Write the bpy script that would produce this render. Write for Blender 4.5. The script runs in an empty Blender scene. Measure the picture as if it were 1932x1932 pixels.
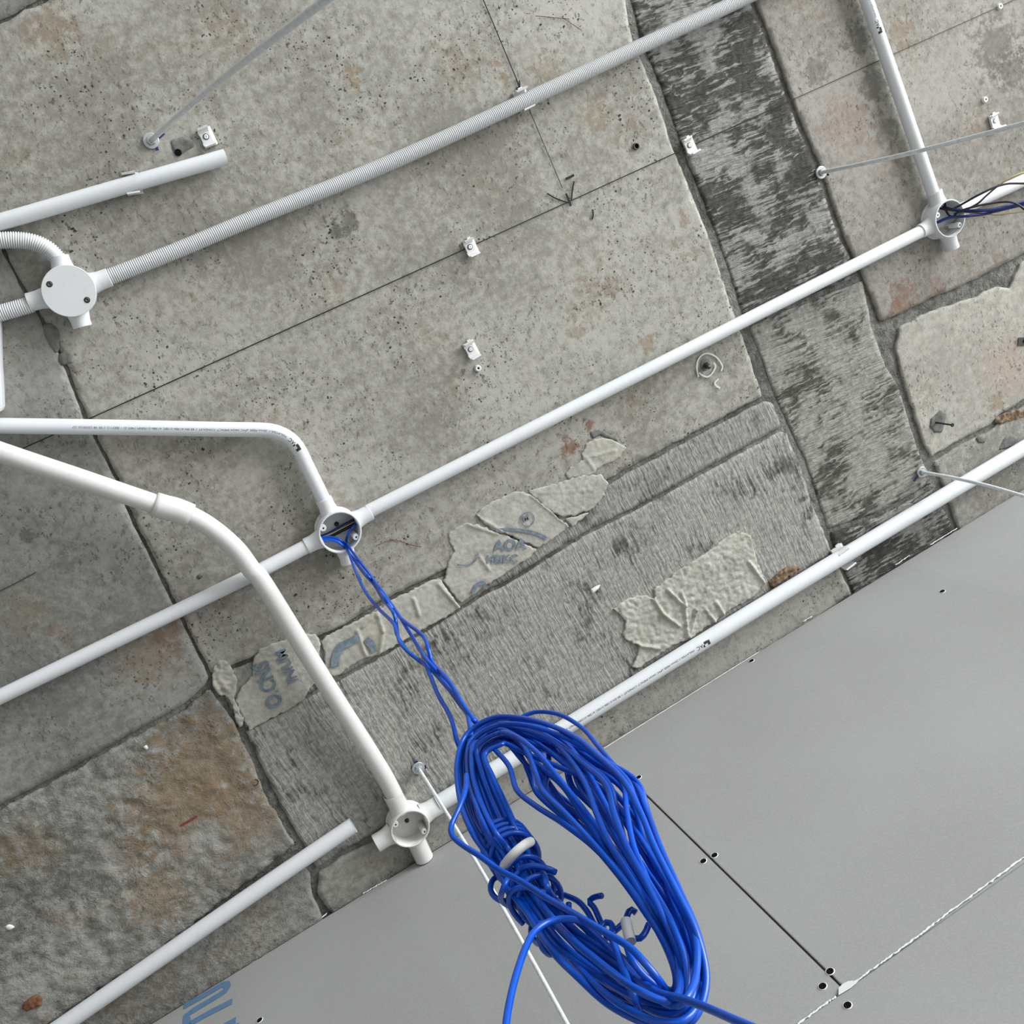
import bpy, bmesh, math, random
from mathutils import Vector, Matrix, noise

random.seed(7)
sc = bpy.context.scene
COL = sc.collection

# ---------------------------------------------------------------- camera
RM = ((0.859263456220626, 0.39570485214965706, -0.32416659727523156),
      (-0.46661174952669016, 0.866011668374177, -0.17971439965516312),
      (0.2096181957927925, 0.30568195927302005, 0.9287727126523377))   # world axes seen by the camera (right, down, forward)
FPX = 1932.0
CAM = Vector((0, 0, 1.55))
ZS = 3.0            # underside of the concrete slab
YW = 0.9064         # face of the plasterboard wall
cd = bpy.data.cameras.new('camera')
cd.sensor_width = 36.0
cd.lens = 36.0
cd.clip_start = 0.02
cam = bpy.data.objects.new('camera', cd)
COL.objects.link(cam)
r_, d_, f_ = Vector(RM[0]), Vector(RM[1]), Vector(RM[2])
m3 = Matrix((r_, -d_, -f_)).transposed()
cam.matrix_world = Matrix.Translation(CAM) @ m3.to_4x4()
sc.camera = cam

# ---------------------------------------------------------------- light
sc.view_settings.view_transform = 'Standard'
sc.view_settings.look = 'None'
sc.view_settings.exposure = 0.0
sc.view_settings.gamma = 1.0
sc.view_settings.use_curve_mapping = False
wd = bpy.data.worlds.new('sky')
sc.world = wd
wd.use_nodes = True
wb = wd.node_tree.nodes['Background']
wb.inputs[0].default_value = (0.86, 0.93, 1.0, 1)
wb.inputs[1].default_value = 1.0
sc.cycles.max_bounces = 4
sc.cycles.diffuse_bounces = 2
sc.cycles.glossy_bounces = 1


def area(name, loc, rot, sx, sy, power, col):
    l = bpy.data.lights.new(name, 'AREA')
    l.shape = 'RECTANGLE'
    l.size = sx
    l.size_y = sy
    l.energy = power
    l.color = col
    o = bpy.data.objects.new(name, l)
    o.location = loc
    o.rotation_euler = rot
    COL.objects.link(o)
    return o


# daylight entering through the two window openings of the room
area('window_daylight_east', (3.95, -1.4, 1.45), (0, math.radians(90), 0), 2.1, 3.4, 300, (0.93, 0.97, 1.0))
area('window_daylight_south', (-0.2, -4.45, 1.4), (math.radians(-90), 0, 0), 3.6, 2.0, 158, (1.0, 0.98, 0.95))


# ---------------------------------------------------------------- helpers
def ray(x, y):
    u, v = (x - 966.0) / FPX, (y - 966.0) / FPX
    return r_ * u + d_ * v + f_


def S(x, y, h=0.0):
    """point h metres below the slab that the photograph shows at x, y"""
    d = ray(x, y)
    return CAM + d * ((ZS - h - CAM.z) / d.z)


def W(x, y, off=0.0):
    """point on the plasterboard wall"""
    d = ray(x, y)
    return CAM + d * ((YW - off) / d.y)


def link(name, me, mat=None, parent=None, smooth=False):
    o = bpy.data.objects.new(name, me)
    COL.objects.link(o)
    if mat is not None:
        me.materials.append(mat)
    if parent is not None:
        o.parent = parent
        o.matrix_parent_inverse = Matrix.Translation(parent.location).inverted()
    if smooth:
        me.polygons.foreach_set('use_smooth', [True] * len(me.polygons))
    return o


def mesh(name, V, F, mat=None, parent=None, smooth=False):
    me = bpy.data.meshes.new(name)
    me.from_pydata([tuple(v) for v in V], [], F)
    me.update()
    return link(name, me, mat, parent, smooth)


def bm_obj(name, bm, mat=None, parent=None, smooth=False):
    me = bpy.data.meshes.new(name)
    bmesh.ops.recalc_face_normals(bm, faces=bm.faces[:])
    bm.to_mesh(me)
    bm.free()
    return link(name, me, mat, parent, smooth)


def thing(name, label, cat, loc, group=None):
    o = bpy.data.objects.new(name, None)
    o.empty_display_size = 0.02
    COL.objects.link(o)
    o.location = loc
    return tag(o, label, cat, group)


def tag(o, label, cat, group=None):
    o['label'] = label
    o['category'] = cat
    if group:
        o['group'] = group
    return o


def catmull(pts, n=12):
    P = [Vector(p) for p in pts]
    if len(P) == 2:
        return [P[0].lerp(P[1], i / n) for i in range(n + 1)]
    P = [P[0] * 2 - P[1]] + P + [P[-1] * 2 - P[-2]]
    out = []
    for i in range(1, len(P) - 2):
        a, b, c, d = P[i - 1:i + 3]
        for k in range(n):
            t = k / n
            out.append(0.5 * ((2 * b) + (c - a) * t + (2 * a - 5 * b + 4 * c - d) * t * t + (3 * b - a - 3 * c + d) * t ** 3))
    out.append(P[-2])
    return out


def resample(pts, step):
    out = [pts[0].copy()]
    acc = 0.0
    for a, b in zip(pts, pts[1:]):
        L = (b - a).length
        while acc + L >= step and L > 1e-9:
            t = (step - acc) / L
            a = a.lerp(b, t)
            out.append(a.copy())
            L = (b - a).length
            acc = 0.0
        acc += L
    if (out[-1] - pts[-1]).length > step * 0.2:
        out.append(pts[-1].copy())
    return out


def frames(pts, up=Vector((0, 0, -1))):
    fr = []
    n = len(pts)
    last = None
    for i in range(n):
        t = (pts[min(i + 1, n - 1)] - pts[max(i - 1, 0)]).normalized()
        if last is None:
            a = up - t * up.dot(t)
            if a.length < 0.2:
                a = Vector((1, 0, 0)) - t * t.x
        else:
            a = last - t * last.dot(t)
        a.normalize()
        last = a
        fr.append((t, a, t.cross(a)))
    return fr


def tube_data(pts, rad, seg=16, closed=False, cap=True):
    """sweep; rad is a number or a list per point"""
    fr = frames(pts)
    V, F = [], []
    for i, p in enumerate(pts):
        r = rad[i] if isinstance(rad, (list, tuple)) else rad
        t, a, b = fr[i]
        for k in range(seg):
            w = 2 * math.pi * k / seg
            V.append(p + (a * math.cos(w) + b * math.sin(w)) * r)
    n = len(pts)
    for i in range(n if closed else n - 1):
        for k in range(seg):
            j = (i + 1) % n
            F.append((i * seg + k, j * seg + k, j * seg + (k + 1) % seg, i * seg + (k + 1) % seg))
    if cap and not closed:
        F.append(tuple(range(seg)))
        F.append(tuple((n - 1) * seg + k for k in range(seg))[::-1])
    return V, F


def tube(name, pts, rad, mat, parent=None, seg=16, closed=False, cap=True):
    V, F = tube_data(pts, rad, seg, closed, cap)
    return mesh(name, V, F, mat, parent, True)


def lathe_data(prof, seg, origin, axis, xdir=None):
    axis = axis.normalized()
    if xdir is None:
        xdir = Vector((1, 0, 0)) if abs(axis.x) < 0.8 else Vector((0, 1, 0))
    xd = (xdir - axis * xdir.dot(axis)).normalized()
    yd = axis.cross(xd)
    V, F = [], []
    for (r, z) in prof:
        for k in range(seg):
            w = 2 * math.pi * k / seg
            V.append(origin + axis * z + (xd * math.cos(w) + yd * math.sin(w)) * r)
    for i in range(len(prof) - 1):
        for k in range(seg):
            F.append((i * seg + k, i * seg + (k + 1) % seg, (i + 1) * seg + (k + 1) % seg, (i + 1) * seg + k))
    return V, F


def lathe(name, prof, seg, origin, axis, mat, parent=None, smooth=False, caps=(False, False)):
    V, F = lathe_data(prof, seg, origin, axis)
    if caps[0]:
        F.append(tuple(range(seg))[::-1])
    if caps[1]:
        b = (len(prof) - 1) * seg
        F.append(tuple(b + k for k in range(seg)))
    o = mesh(name, V, F, mat, parent, smooth)
    return o


def inside(x, y, poly):
    c = False
    j = len(poly) - 1
    for i in range(len(poly)):
        xi, yi = poly[i]
        xj, yj = poly[j]
        if (yi > y) != (yj > y) and x < (xj - xi) * (y - yi) / (yj - yi) + xi:
            c = not c
        j = i
    return c


def nearest(x, y, poly):
    best = (1e18, x, y)
    n = len(poly)
    for i in range(n):
        ax, ay = poly[i]
        bx, by = poly[(i + 1) % n]
        dx, dy = bx - ax, by - ay
        L = dx * dx + dy * dy
        t = 0 if L == 0 else max(0, min(1, ((x - ax) * dx + (y - ay) * dy) / L))
        px, py = ax + t * dx, ay + t * dy
        q = (px - x) ** 2 + (py - y) ** 2
        if q < best[0]:
            best = (q, px, py)
    return best


def rough_outline(poly, step, amp, seed, freq=0.03):
    """plan outline in metres -> same outline, finer and uneven"""
    out = []
    n = len(poly)
    for i in range(n):
        ax, ay = poly[i]
        bx, by = poly[(i + 1) % n]
        L = math.hypot(bx - ax, by - ay)
        k = max(1, int(L / step))
        nx, ny = -(by - ay) / (L + 1e-9), (bx - ax) / (L + 1e-9)
        for j in range(k):
            t = j / k
            x, y = ax + (bx - ax) * t, ay + (by - ay) * t
            q = noise.noise(Vector((x / freq, y / freq, seed))) + 0.6 * noise.noise(Vector((x / freq * 3.1, y / freq * 3.1, seed + 9)))
            out.append((x + nx * q * amp, y + ny * q * amp))
    return out


def sheet(name, px, h, cell, mat, parent=None, edge=0.0, seed=1.0, disp=None, thick=0.012, round_=0.0, freq=0.03, step=None, flat=False):
    """a slab, flake or board under the ceiling from its outline: gridded face looking down, uneven border, real thickness"""
    if name == 'concrete_panel':
        edge, round_, freq = edge * 0.7, round_ * 0.35, 0.011
    poly = px if flat else [tuple(S(x, y, h).xy) for x, y in px]
    step = step or cell * 1.3
    out = rough_outline(poly, step, edge, seed, freq) if edge > 0 else rough_outline(poly, step, 0.0, seed)
    xs = [p[0] for p in out]
    ys = [p[1] for p in out]
    nx = int((max(xs) - min(xs)) / cell) + 2
    ny = int((max(ys) - min(ys)) / cell) + 2
    x0, y0 = min(xs) - cell * 0.5, min(ys) - cell * 0.5
    # rows: scanline intersections for speed
    cells = []
    m = len(out)
    for j in range(ny):
        y = y0 + (j + 0.5) * cell
        xi = []
        for a in range(m):
            ax, ay = out[a]
            bx, by = out[(a + 1) % m]
            if (ay > y) != (by > y):
                xi.append(ax + (bx - ax) * (y - ay) / (by - ay))
        xi.sort()
        for a in range(0, len(xi) - 1, 2):
            i0 = int(math.ceil((xi[a] - x0) / cell - 0.5))
            i1 = int(math.floor((xi[a + 1] - x0) / cell - 0.5))
            for i in range(i0, i1 + 1):
                cells.append((i, j))
    idx = {}
    P = []
    F = []
    ec = {}
    for (i, j) in cells:
        q = []
        for (a, b) in ((i, j), (i, j + 1), (i + 1, j + 1), (i + 1, j)):
            if (a, b) not in idx:
                idx[(a, b)] = len(P)
                P.append((x0 + a * cell, y0 + b * cell))
            q.append(idx[(a, b)])
        F.append(tuple(q))
        for k in range(4):
            e = (q[k], q[(k + 1) % 4])
            if (e[1], e[0]) in ec:
                ec[(e[1], e[0])] = 0
            else:
                ec[e] = 1
    border = [e for e, c in ec.items() if c]
    bv = set()
    for e in border:
        bv.update(e)
    # coarse buckets of the outline for the snapping
    bs = cell * 4
    bk = {}
    for a in range(m):
        for (qx, qy) in (out[a],):
            bk.setdefault((int(qx // bs), int(qy // bs)), []).append(a)
    V = []
    for k, (x, y) in enumerate(P):
        z = 0.0
        if k in bv:
            best = None
            gx, gy = int(x // bs), int(y // bs)
            cand = set()
            for ax in (-1, 0, 1):
                for ay in (-1, 0, 1):
                    cand.update(bk.get((gx + ax, gy + ay), ()))
            for a in cand:
                for b in (a, a - 1):
                    p0, p1 = out[b], out[(b + 1) % m]
                    dx, dy = p1[0] - p0[0], p1[1] - p0[1]
                    L = dx * dx + dy * dy
                    t = 0 if L == 0 else max(0, min(1, ((x - p0[0]) * dx + (y - p0[1]) * dy) / L))
                    qx, qy = p0[0] + t * dx, p0[1] + t * dy
                    q = (qx - x) ** 2 + (qy - y) ** 2
                    if best is None or q < best[0]:
                        best = (q, qx, qy)
            if best and best[0] < (cell * 2.2) ** 2:
                x, y = best[1], best[2]
            z = round_
        hh = disp(x, y) if disp else 0.0
        V.append((x, y, ZS - h + z - hh))
    nb = len(V)
    mp = {}
    for k in bv:
        mp[k] = len(V)
        v = V[k]
        V.append((v[0], v[1], ZS - h + thick))
    for (a, b) in border:
        F.append((b, a, mp[a], mp[b]))
    o = mesh(name, V, F, mat, parent, False)
    me = o.data
    me.polygons.foreach_set('use_smooth', [i < len(cells) for i in range(len(me.polygons))])
    return o


def ribbon(pts, width, normal):
    """flat painted stroke: centre line points, width, surface normal"""
    V, F = [], []
    n = len(pts)
    for i, p in enumerate(pts):
        t = (pts[min(i + 1, n - 1)] - pts[max(i - 1, 0)]).normalized()
        s = t.cross(normal).normalized()
        w = width[i] if isinstance(width, (list, tuple)) else width
        V += [p + s * w / 2, p - s * w / 2]
    for i in range(n - 1):
        F.append((2 * i, 2 * i + 1, 2 * i + 3, 2 * i + 2))
    return V, F


def text_mesh(body, size, bold=0.0):
    cu = bpy.data.curves.new('text', 'FONT')
    cu.body = body
    cu.size = size
    cu.offset = bold
    cu.resolution_u = 3
    o = bpy.data.objects.new('text', cu)
    COL.objects.link(o)
    dg = bpy.context.evaluated_depsgraph_get()
    dg.update()
    me = bpy.data.meshes.new_from_object(o.evaluated_get(dg))
    V = [v.co.copy() for v in me.vertices]
    F = [tuple(p.vertices) for p in me.polygons]
    bpy.data.meshes.remove(me)
    bpy.data.objects.remove(o)
    bpy.data.curves.remove(cu)
    return V, F


# ---------------------------------------------------------------- materials
class NT:
    def __init__(self, name):
        self.m = bpy.data.materials.new(name)
        self.m.use_nodes = True
        self.t = self.m.node_tree
        self.b = self.t.nodes['Principled BSDF']

    def n(self, kind, **kw):
        nd = self.t.nodes.new('ShaderNode' + kind)
        for k, v in kw.items():
            if k in ('op',):
                nd.operation = v
            elif k == 'blend':
                nd.blend_type = v
            elif k == 'dtype':
                nd.data_type = v
            elif k == 'feature':
                nd.feature = v
            else:
                i = int(k[1:]) if k[0] == 'i' and k[1:].isdigit() else k.replace('_', ' ')
                s = nd.inputs[i]
                if isinstance(v, bpy.types.NodeSocket):
                    self.t.links.new(v, s)
                else:
                    s.default_value = v
        return nd

    def link(self, a, b):
        self.t.links.new(a, b)

    def math(self, op, a, b=0.0, clamp=False):
        nd = self.n('Math', op=op, i0=a, i1=b)
        nd.use_clamp = clamp
        return nd.outputs[0]

    def mix(self, fac, a, b, blend='MIX'):
        nd = self.n('MixRGB', blend=blend, i0=fac, i1=a, i2=b)
        return nd.outputs[0]

    def pos(self, scale=(1, 1, 1), rot=0.0, loc=(0, 0, 0)):
        g = self.n('NewGeometry')
        mp = self.n('Mapping', Vector=g.outputs['Position'])
        mp.inputs['Scale'].default_value = scale
        mp.inputs['Rotation'].default_value = (0, 0, rot)
        mp.inputs['Location'].default_value = loc
        return mp.outputs[0]

    def noise(self, vec, scale, detail=4, rough=0.55, dist=0.0):
        nd = self.n('TexNoise', Vector=vec, Scale=scale, Detail=detail, Roughness=rough, Distortion=dist)
        return nd.outputs['Fac']

    def ramp(self, fac, lo, hi, a=0.0, b=1.0):
        nd = self.n('MapRange', i0=fac, i1=lo, i2=hi, i3=a, i4=b)
        nd.clamp = True
        nd.interpolation_type = 'SMOOTHSTEP'
        return nd.outputs[0]

    def bump(self, height, strength, dist, prev=None):
        nd = self.n('Bump', Height=height, Strength=strength, Distance=dist)
        if prev is not None:
            self.link(prev, nd.inputs['Normal'])
        return nd.outputs[0]


def c4(c):
    return (c[0], c[1], c[2], 1.0)


def plain(name, col, rough=0.5, metal=0.0, spec=0.5, var=0.0, vscale=60.0):
    k = NT(name)
    k.b.inputs['Base Color'].default_value = c4(col)
    k.b.inputs['Roughness'].default_value = rough
    k.b.inputs['Metallic'].default_value = metal
    k.b.inputs['Specular IOR Level'].default_value = spec
    if var > 0:
        f = k.noise(k.pos(), vscale, 5, 0.6)
        a = tuple(max(0, x * (1 - var)) for x in col)
        b = tuple(min(1, x * (1 + var)) for x in col)
        k.link(k.mix(k.ramp(f, 0.3, 0.7), c4(a), c4(b)), k.b.inputs['Base Color'])
    return k.m


def concrete(name, dark, light, stain=(0.30, 0.19, 0.12), stain_amt=0.35, stain_lo=0.56, pits=0.5, seed=0.0, rough_bump=0.3, coarse=0.0, fleck=0.75, spots=()):
    k = NT(name)
    p = k.pos(loc=(seed, seed * 0.7, 0))
    big = k.noise(p, 4.5, 3, 0.6)
    mot = k.noise(p, 70, 5, 0.72)
    f = k.math('ADD', k.math('MULTIPLY', big, 0.45), k.math('MULTIPLY', mot, 0.55))
    col = k.mix(k.ramp(f, 0.38, 0.61), c4(dark), c4(light))
    # rusty stains broken up by the mottling
    st = k.ramp(k.noise(k.pos(loc=(seed + 3.1, 1.7, 0)), 8.0, 4, 0.65), stain_lo, stain_lo + 0.16)
    st2 = k.ramp(mot, 0.62, 0.42)
    col = k.mix(k.math('MULTIPLY', k.math('MULTIPLY', st, st2), stain_amt), col, c4(stain))
    # single stains and dark spots with a place of their own
    if spots:
        g = k.n('NewGeometry').outputs['Position']
        for (sx, sy, rad, scol, amt) in spots:
            dd = k.n('VectorMath', op='DISTANCE', i0=g, i1=tuple(S(sx, sy))).outputs['Value']
            dd = k.math('ADD', dd, k.math('MULTIPLY', k.math('SUBTRACT', mot, 0.5), rad * 3.2))
            col = k.mix(k.math('MULTIPLY', k.ramp(dd, rad * 0.35, rad * 1.05, 1.0, 0.0), amt), col, c4(scol))
    # small dark flecks, denser in some places
    clu = k.noise(k.pos(loc=(seed * 2 + 7, 0, 0)), 10.0, 2, 0.6)
    fl = k.noise(k.pos(scale=(1, 0.6, 1), rot=0.5, loc=(seed, 2, 0)), 135, 3, 0.75)
    flk = k.math('MULTIPLY', k.ramp(fl, 0.555, 0.66), k.ramp(clu, 0.26, 0.60))
    col = k.mix(k.math('MULTIPLY', flk, fleck), col, c4((0.115, 0.108, 0.085)))
    # blow holes, ragged by the same mottling
    pv = k.n('VectorMath', op='ADD', i0=p, i1=k.n('VectorMath', op='SCALE', i0=k.n('CombineXYZ', X=fl, Y=mot).outputs[0], Scale=0.010).outputs[0]).outputs[0]
    pit = None
    for (scl, rad, dens, lo, hi) in ((125, 0.26, 0.74, 0.50, 0.58), (260, 0.30, 0.72, 0.42, 0.60)):
        v = k.n('TexVoronoi', Vector=pv, Scale=float(scl))
        on = k.math('GREATER_THAN', k.n('SeparateColor', Color=v.outputs['Color']).outputs[0], dens)
        sh = k.ramp(v.outputs['Distance'], rad * 0.6, rad, 1.0, 0.0)
        q = k.math('MULTIPLY', k.math('MULTIPLY', on, sh), k.ramp(clu, lo, hi))
        pit = q if pit is None else k.math('MAXIMUM', pit, q)
    pit = k.math('MULTIPLY', pit, pits, True)
    col = k.mix(pit, col, c4((0.030, 0.026, 0.020)))
    k.link(col, k.b.inputs['Base Color'])
    k.b.inputs['Roughness'].default_value = 0.88
    k.b.inputs['Specular IOR Level'].default_value = 0.25
    if coarse > 0:
        ch = k.noise(k.pos(loc=(seed, 5, 0)), 32, 5, 0.74, 0.25)
        nr = k.bump(ch, coarse, 0.008)
    else:
        nr = k.bump(mot, rough_bump, 0.004)
    k.link(nr, k.b.inputs['Normal'])
    return k.m


def grain(name, dark, light, along_x, seed=0.0, bias=0.0, bump=0.5, contrast=0.085, patch_amt=0.95, deep=0.42):
    """concrete cast against rough-sawn timber: smeared light cement skin over dark streaks"""
    k = NT(name)
    sa, sb = 42.0, 300.0
    w = k.pos(loc=(seed, 0, 0))
    warp = k.noise(w, 30, 2, 0.6)
    p = k.pos(scale=(sa, sb, 1) if along_x else (sb, sa, 1), loc=(seed, seed * 1.3, 0))
    pw = k.n('VectorMath', op='ADD', i0=p, i1=k.n('VectorMath', op='SCALE', i0=k.n('CombineXYZ', X=warp, Y=warp).outputs[0], Scale=3.2).outputs[0]).outputs[0]
    st = k.noise(pw, 0.62, 4, 0.64)
    patch = k.noise(w, 12.0, 4, 0.68)
    amp = k.ramp(k.noise(w, 21, 2, 0.6), 0.38, 0.62, 0.4, 1.5)
    base = k.math('ADD', k.math('MULTIPLY', k.math('SUBTRACT', st, 0.5), amp), k.math('MULTIPLY', k.math('SUBTRACT', patch, 0.5), patch_amt))
    base = k.math('ADD', base, 0.5 + bias)
    fac = k.ramp(base, 0.5 - contrast, 0.5 + contrast)
    fine = k.noise(w, 120, 3, 0.7)
    lightv = k.mix(k.ramp(fine, 0.35, 0.65), c4(tuple(x * 0.68 for x in light)), c4(light))
    darkv = k.mix(k.ramp(fine, 0.35, 0.65), c4(tuple(x * 0.7 for x in dark)), c4(tuple(min(1, x * 1.4) for x in dark)))
    midv = k.mix(k.ramp(fine, 0.35, 0.65), c4(tuple(x * 0.36 for x in light)), c4(tuple(x * 0.58 for x in light)))
    darkv = k.mix(k.ramp(patch, deep, deep + 0.16), darkv, midv)
    col = k.mix(fac, darkv, lightv)
    rust = k.ramp(patch, 0.715, 0.75)
    col = k.mix(k.math('MULTIPLY', rust, 0.5), col, c4((0.14, 0.085, 0.065)))
    k.link(col, k.b.inputs['Base Color'])
    k.b.inputs['Roughness'].default_value = 0.82
    k.b.inputs['Specular IOR Level'].default_value = 0.3
    k.link(k.bump(st, bump, 0.006), k.b.inputs['Normal'])
    return k.m


M = {}
RUST = (0.24, 0.125, 0.08)
OCH = (0.29, 0.21, 0.13)
DK = (0.12, 0.115, 0.098)
GR = (0.36, 0.355, 0.325)
M['conA'] = concrete('concrete_main', (0.27, 0.255, 0.215), (0.47, 0.45, 0.40), seed=0.0, pits=0.95, stain_amt=0.42, spots=(
    (1074, 842, 0.020, RUST, 0.8), (1112, 803, 0.010, RUST, 0.8), (95, 58, 0.035, OCH, 0.5), (1225, 648, 0.018, OCH, 0.6), (664, 138, 0.012, OCH, 0.7), (672, 158, 0.010, OCH, 0.7), (655, 418, 0.020, DK, 0.7), (635, 436, 0.014, DK, 0.7),
    (940, 120, 0.010, OCH, 0.7), (950, 146, 0.009, OCH, 0.7), (1125, 215, 0.030, OCH, 0.4), (1030, 130, 0.03, OCH, 0.35), (1290, 415, 0.014, RUST, 0.4), (870, 130, 0.03, OCH, 0.3), (1110, 570, 0.04, OCH, 0.3), (1150, 545, 0.02, RUST, 0.35), (1085, 625, 0.02, OCH, 0.4)))
M['conG'] = concrete('concrete_left', (0.205, 0.20, 0.178), (0.355, 0.345, 0.315), seed=11.0, pits=0.7, stain_amt=0.3, spots=((285, 1235, 0.06, OCH, 0.45), (320, 1190, 0.03, RUST, 0.4), (50, 1155, 0.035, OCH, 0.3), (110, 1192, 0.015, RUST, 0.4), (125, 1062, 0.02, DK, 0.4), (50, 1010, 0.012, DK, 0.6)))
M['conI'] = concrete('concrete_right', (0.225, 0.21, 0.18), (0.375, 0.352, 0.312), seed=23.0, pits=0.6, stain=(0.31, 0.20, 0.15), stain_amt=0.4, stain_lo=0.54, spots=((1705, 555, 0.035, RUST, 0.5), (1690, 580, 0.02, RUST, 0.5), (1765, 540, 0.022, RUST, 0.35), (1880, 90, 0.06, DK, 0.6), (1910, 130, 0.04, DK, 0.55), (1625, 70, 0.035, DK, 0.6), (1650, 160, 0.035, DK, 0.6), (1672, 240, 0.03, DK, 0.5), (1540, 130, 0.03, DK, 0.5), (1700, 60, 0.03, OCH, 0.5), (1600, 230, 0.06, (0.33, 0.24, 0.19), 0.5)))  # a row of DK spots darkens the field left of the vertical conduit
M['conJ'] = concrete('concrete_pale', (0.34, 0.322, 0.28), (0.51, 0.485, 0.425), seed=31.0, pits=0.7, stain_amt=0.3, spots=((1900, 690, 0.07, (0.45, 0.34, 0.28), 0.5), (1880, 760, 0.02, OCH, 0.5)))
M['conF'] = concrete('concrete_edge', (0.25, 0.24, 0.21), (0.45, 0.43, 0.385), seed=43.0, pits=0.9, stain_amt=0.25, rough_bump=0.4)
M['conH'] = concrete('concrete_rough', (0.165, 0.16, 0.143), (0.37, 0.36, 0.325), seed=53.0, pits=0.5, stain=(0.275, 0.205, 0.14), stain_amt=0.55, stain_lo=0.50, coarse=0.55, fleck=0.7, spots=((390, 1440, 0.10, OCH, 0.7), (330, 1530, 0.09, OCH, 0.65), (450, 1530, 0.08, (0.31, 0.22, 0.14), 0.6), (300, 1690, 0.06, OCH, 0.6), (60, 1600, 0.05, OCH, 0.4), (240, 1610, 0.04, (0.25, 0.17, 0.10), 0.6), (390, 1580, 0.035, GR, 0.8), (210, 1620, 0.03, GR, 0.6), (480, 1420, 0.02, GR, 0.6)))
M['mortar'] = concrete('mortar_joint', (0.095, 0.093, 0.082), (0.255, 0.25, 0.225), seed=61.0, pits=0.9, stain_amt=0.1, coarse=1.0, fleck=0.85)
M['chip'] = concrete('chipped_concrete', (0.12, 0.118, 0.108), (0.23, 0.225, 0.21), seed=67.0, pits=0.3, stain_amt=0.0, rough_bump=0.5)
M['grainB'] = grain('timber_cast_dark', (0.066, 0.064, 0.053), (0.37, 0.36, 0.33), True, 3.0, -0.03, 0.9, 0.085, 1.05, 0.50)
M['grainB2'] = grain('timber_cast_mid', (0.085, 0.08, 0.066), (0.40, 0.385, 0.34), True, 9.0, 0.055, 0.9, 0.09, 1.05)
M['grainE'] = grain('timber_cast_grey', (0.095, 0.091, 0.08), (0.44, 0.425, 0.385), False, 17.0, 0.125, 0.7, 0.14, 1.0, 0.36)
M['grainN'] = grain('timber_cast_ledge', (0.11, 0.107, 0.095), (0.38, 0.37, 0.34), False, 29.0, 0.11, 0.7, 0.12, 0.9, 0.38)


def pvc(name, col, rough=0.42):
    k = NT(name)
    p = k.pos()
    f = k.noise(p, 26, 6, 0.65)
    f2 = k.noise(p, 190, 4, 0.6)
    v = k.math('ADD', k.math('MULTIPLY', f, 0.6), k.math('MULTIPLY', f2, 0.4))
    col2 = k.mix(k.ramp(v, 0.28, 0.55), c4(tuple(x * 0.93 for x in col)), c4(col))
    dirt = k.math('MULTIPLY', k.ramp(k.noise(k.pos(scale=(1, 2.4, 1)), 75, 3, 0.7), 0.70, 0.78), 0.4)
    col2 = k.mix(dirt, col2, c4((0.50, 0.48, 0.43)))
    k.link(col2, k.b.inputs['Base Color'])
    k.b.inputs['Roughness'].default_value = rough
    k.b.inputs['Specular IOR Level'].default_value = 0.45
    return k.m


M['pvc'] = pvc('white_pvc', (0.79, 0.805, 0.815))
M['pvcbox'] = pvc('white_pvc_box', (0.79, 0.80, 0.80))
M['pvcwarm'] = pvc('warm_white_pvc', (0.79, 0.78, 0.745))
M['clip'] = pvc('clip_plastic', (0.80, 0.795, 0.765), 0.45)
M['ink'] = plain('black_print', (0.03, 0.03, 0.035), 0.6)
M['inkgrey'] = plain('grey_print', (0.13, 0.13, 0.14), 0.6)
M['snap'] = plain('snapped_line_ink', (0.014, 0.014, 0.013), 0.8)
M['snapfaint'] = plain('snapped_line_worn', (0.085, 0.065, 0.045), 0.85)
M['chalk'] = plain('white_chalk', (0.72, 0.72, 0.68), 0.9)
M['bluemark'] = plain('blue_marker', (0.012, 0.018, 0.10), 0.6)
M['redplastic'] = plain('red_plastic', (0.26, 0.045, 0.035), 0.5)
M['rust'] = plain('rusty_wood', (0.20, 0.085, 0.04), 0.8, var=0.35, vscale=120)
M['bark'] = plain('brown_bark', (0.20, 0.135, 0.08), 0.85, var=0.6, vscale=110)
M['steel'] = plain('galvanised_steel', (0.86, 0.90, 0.91), 0.3, 0.1, var=0.10, vscale=140)
M['zinc'] = plain('zinc_washer', (0.60, 0.62, 0.62), 0.35, 0.6)
M['screw'] = plain('dark_screw', (0.05, 0.05, 0.05), 0.45, 0.6)
M['hole'] = plain('drilled_hole', (0.006, 0.006, 0.006), 0.9, spec=0.1)
M['bolt'] = plain('oxidised_bolt', (0.10, 0.10, 0.09), 0.5, 0.7)
M['blue'] = plain('blue_cable', (0.001, 0.085, 0.56), 0.30, spec=0.55, var=0.10, vscale=30)
M['bluedark'] = plain('navy_cable', (0.005, 0.020, 0.14), 0.4)
M['black'] = plain('black_cable', (0.010, 0.010, 0.010), 0.4)
M['yellow'] = plain('earth_cable', (0.42, 0.35, 0.16), 0.45)
M['tape'] = plain('white_tape', (0.90, 0.88, 0.80), 0.5)
M['gyp'] = plain('gypsum_core', (0.82, 0.82, 0.80), 0.9)
M['paint'] = plain('blue_board_print', (0.115, 0.215, 0.36), 0.75, var=0.08, vscale=300)
M['papink'] = plain('faded_blue_print', (0.19, 0.235, 0.275), 0.85, var=0.25, vscale=160)


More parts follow.
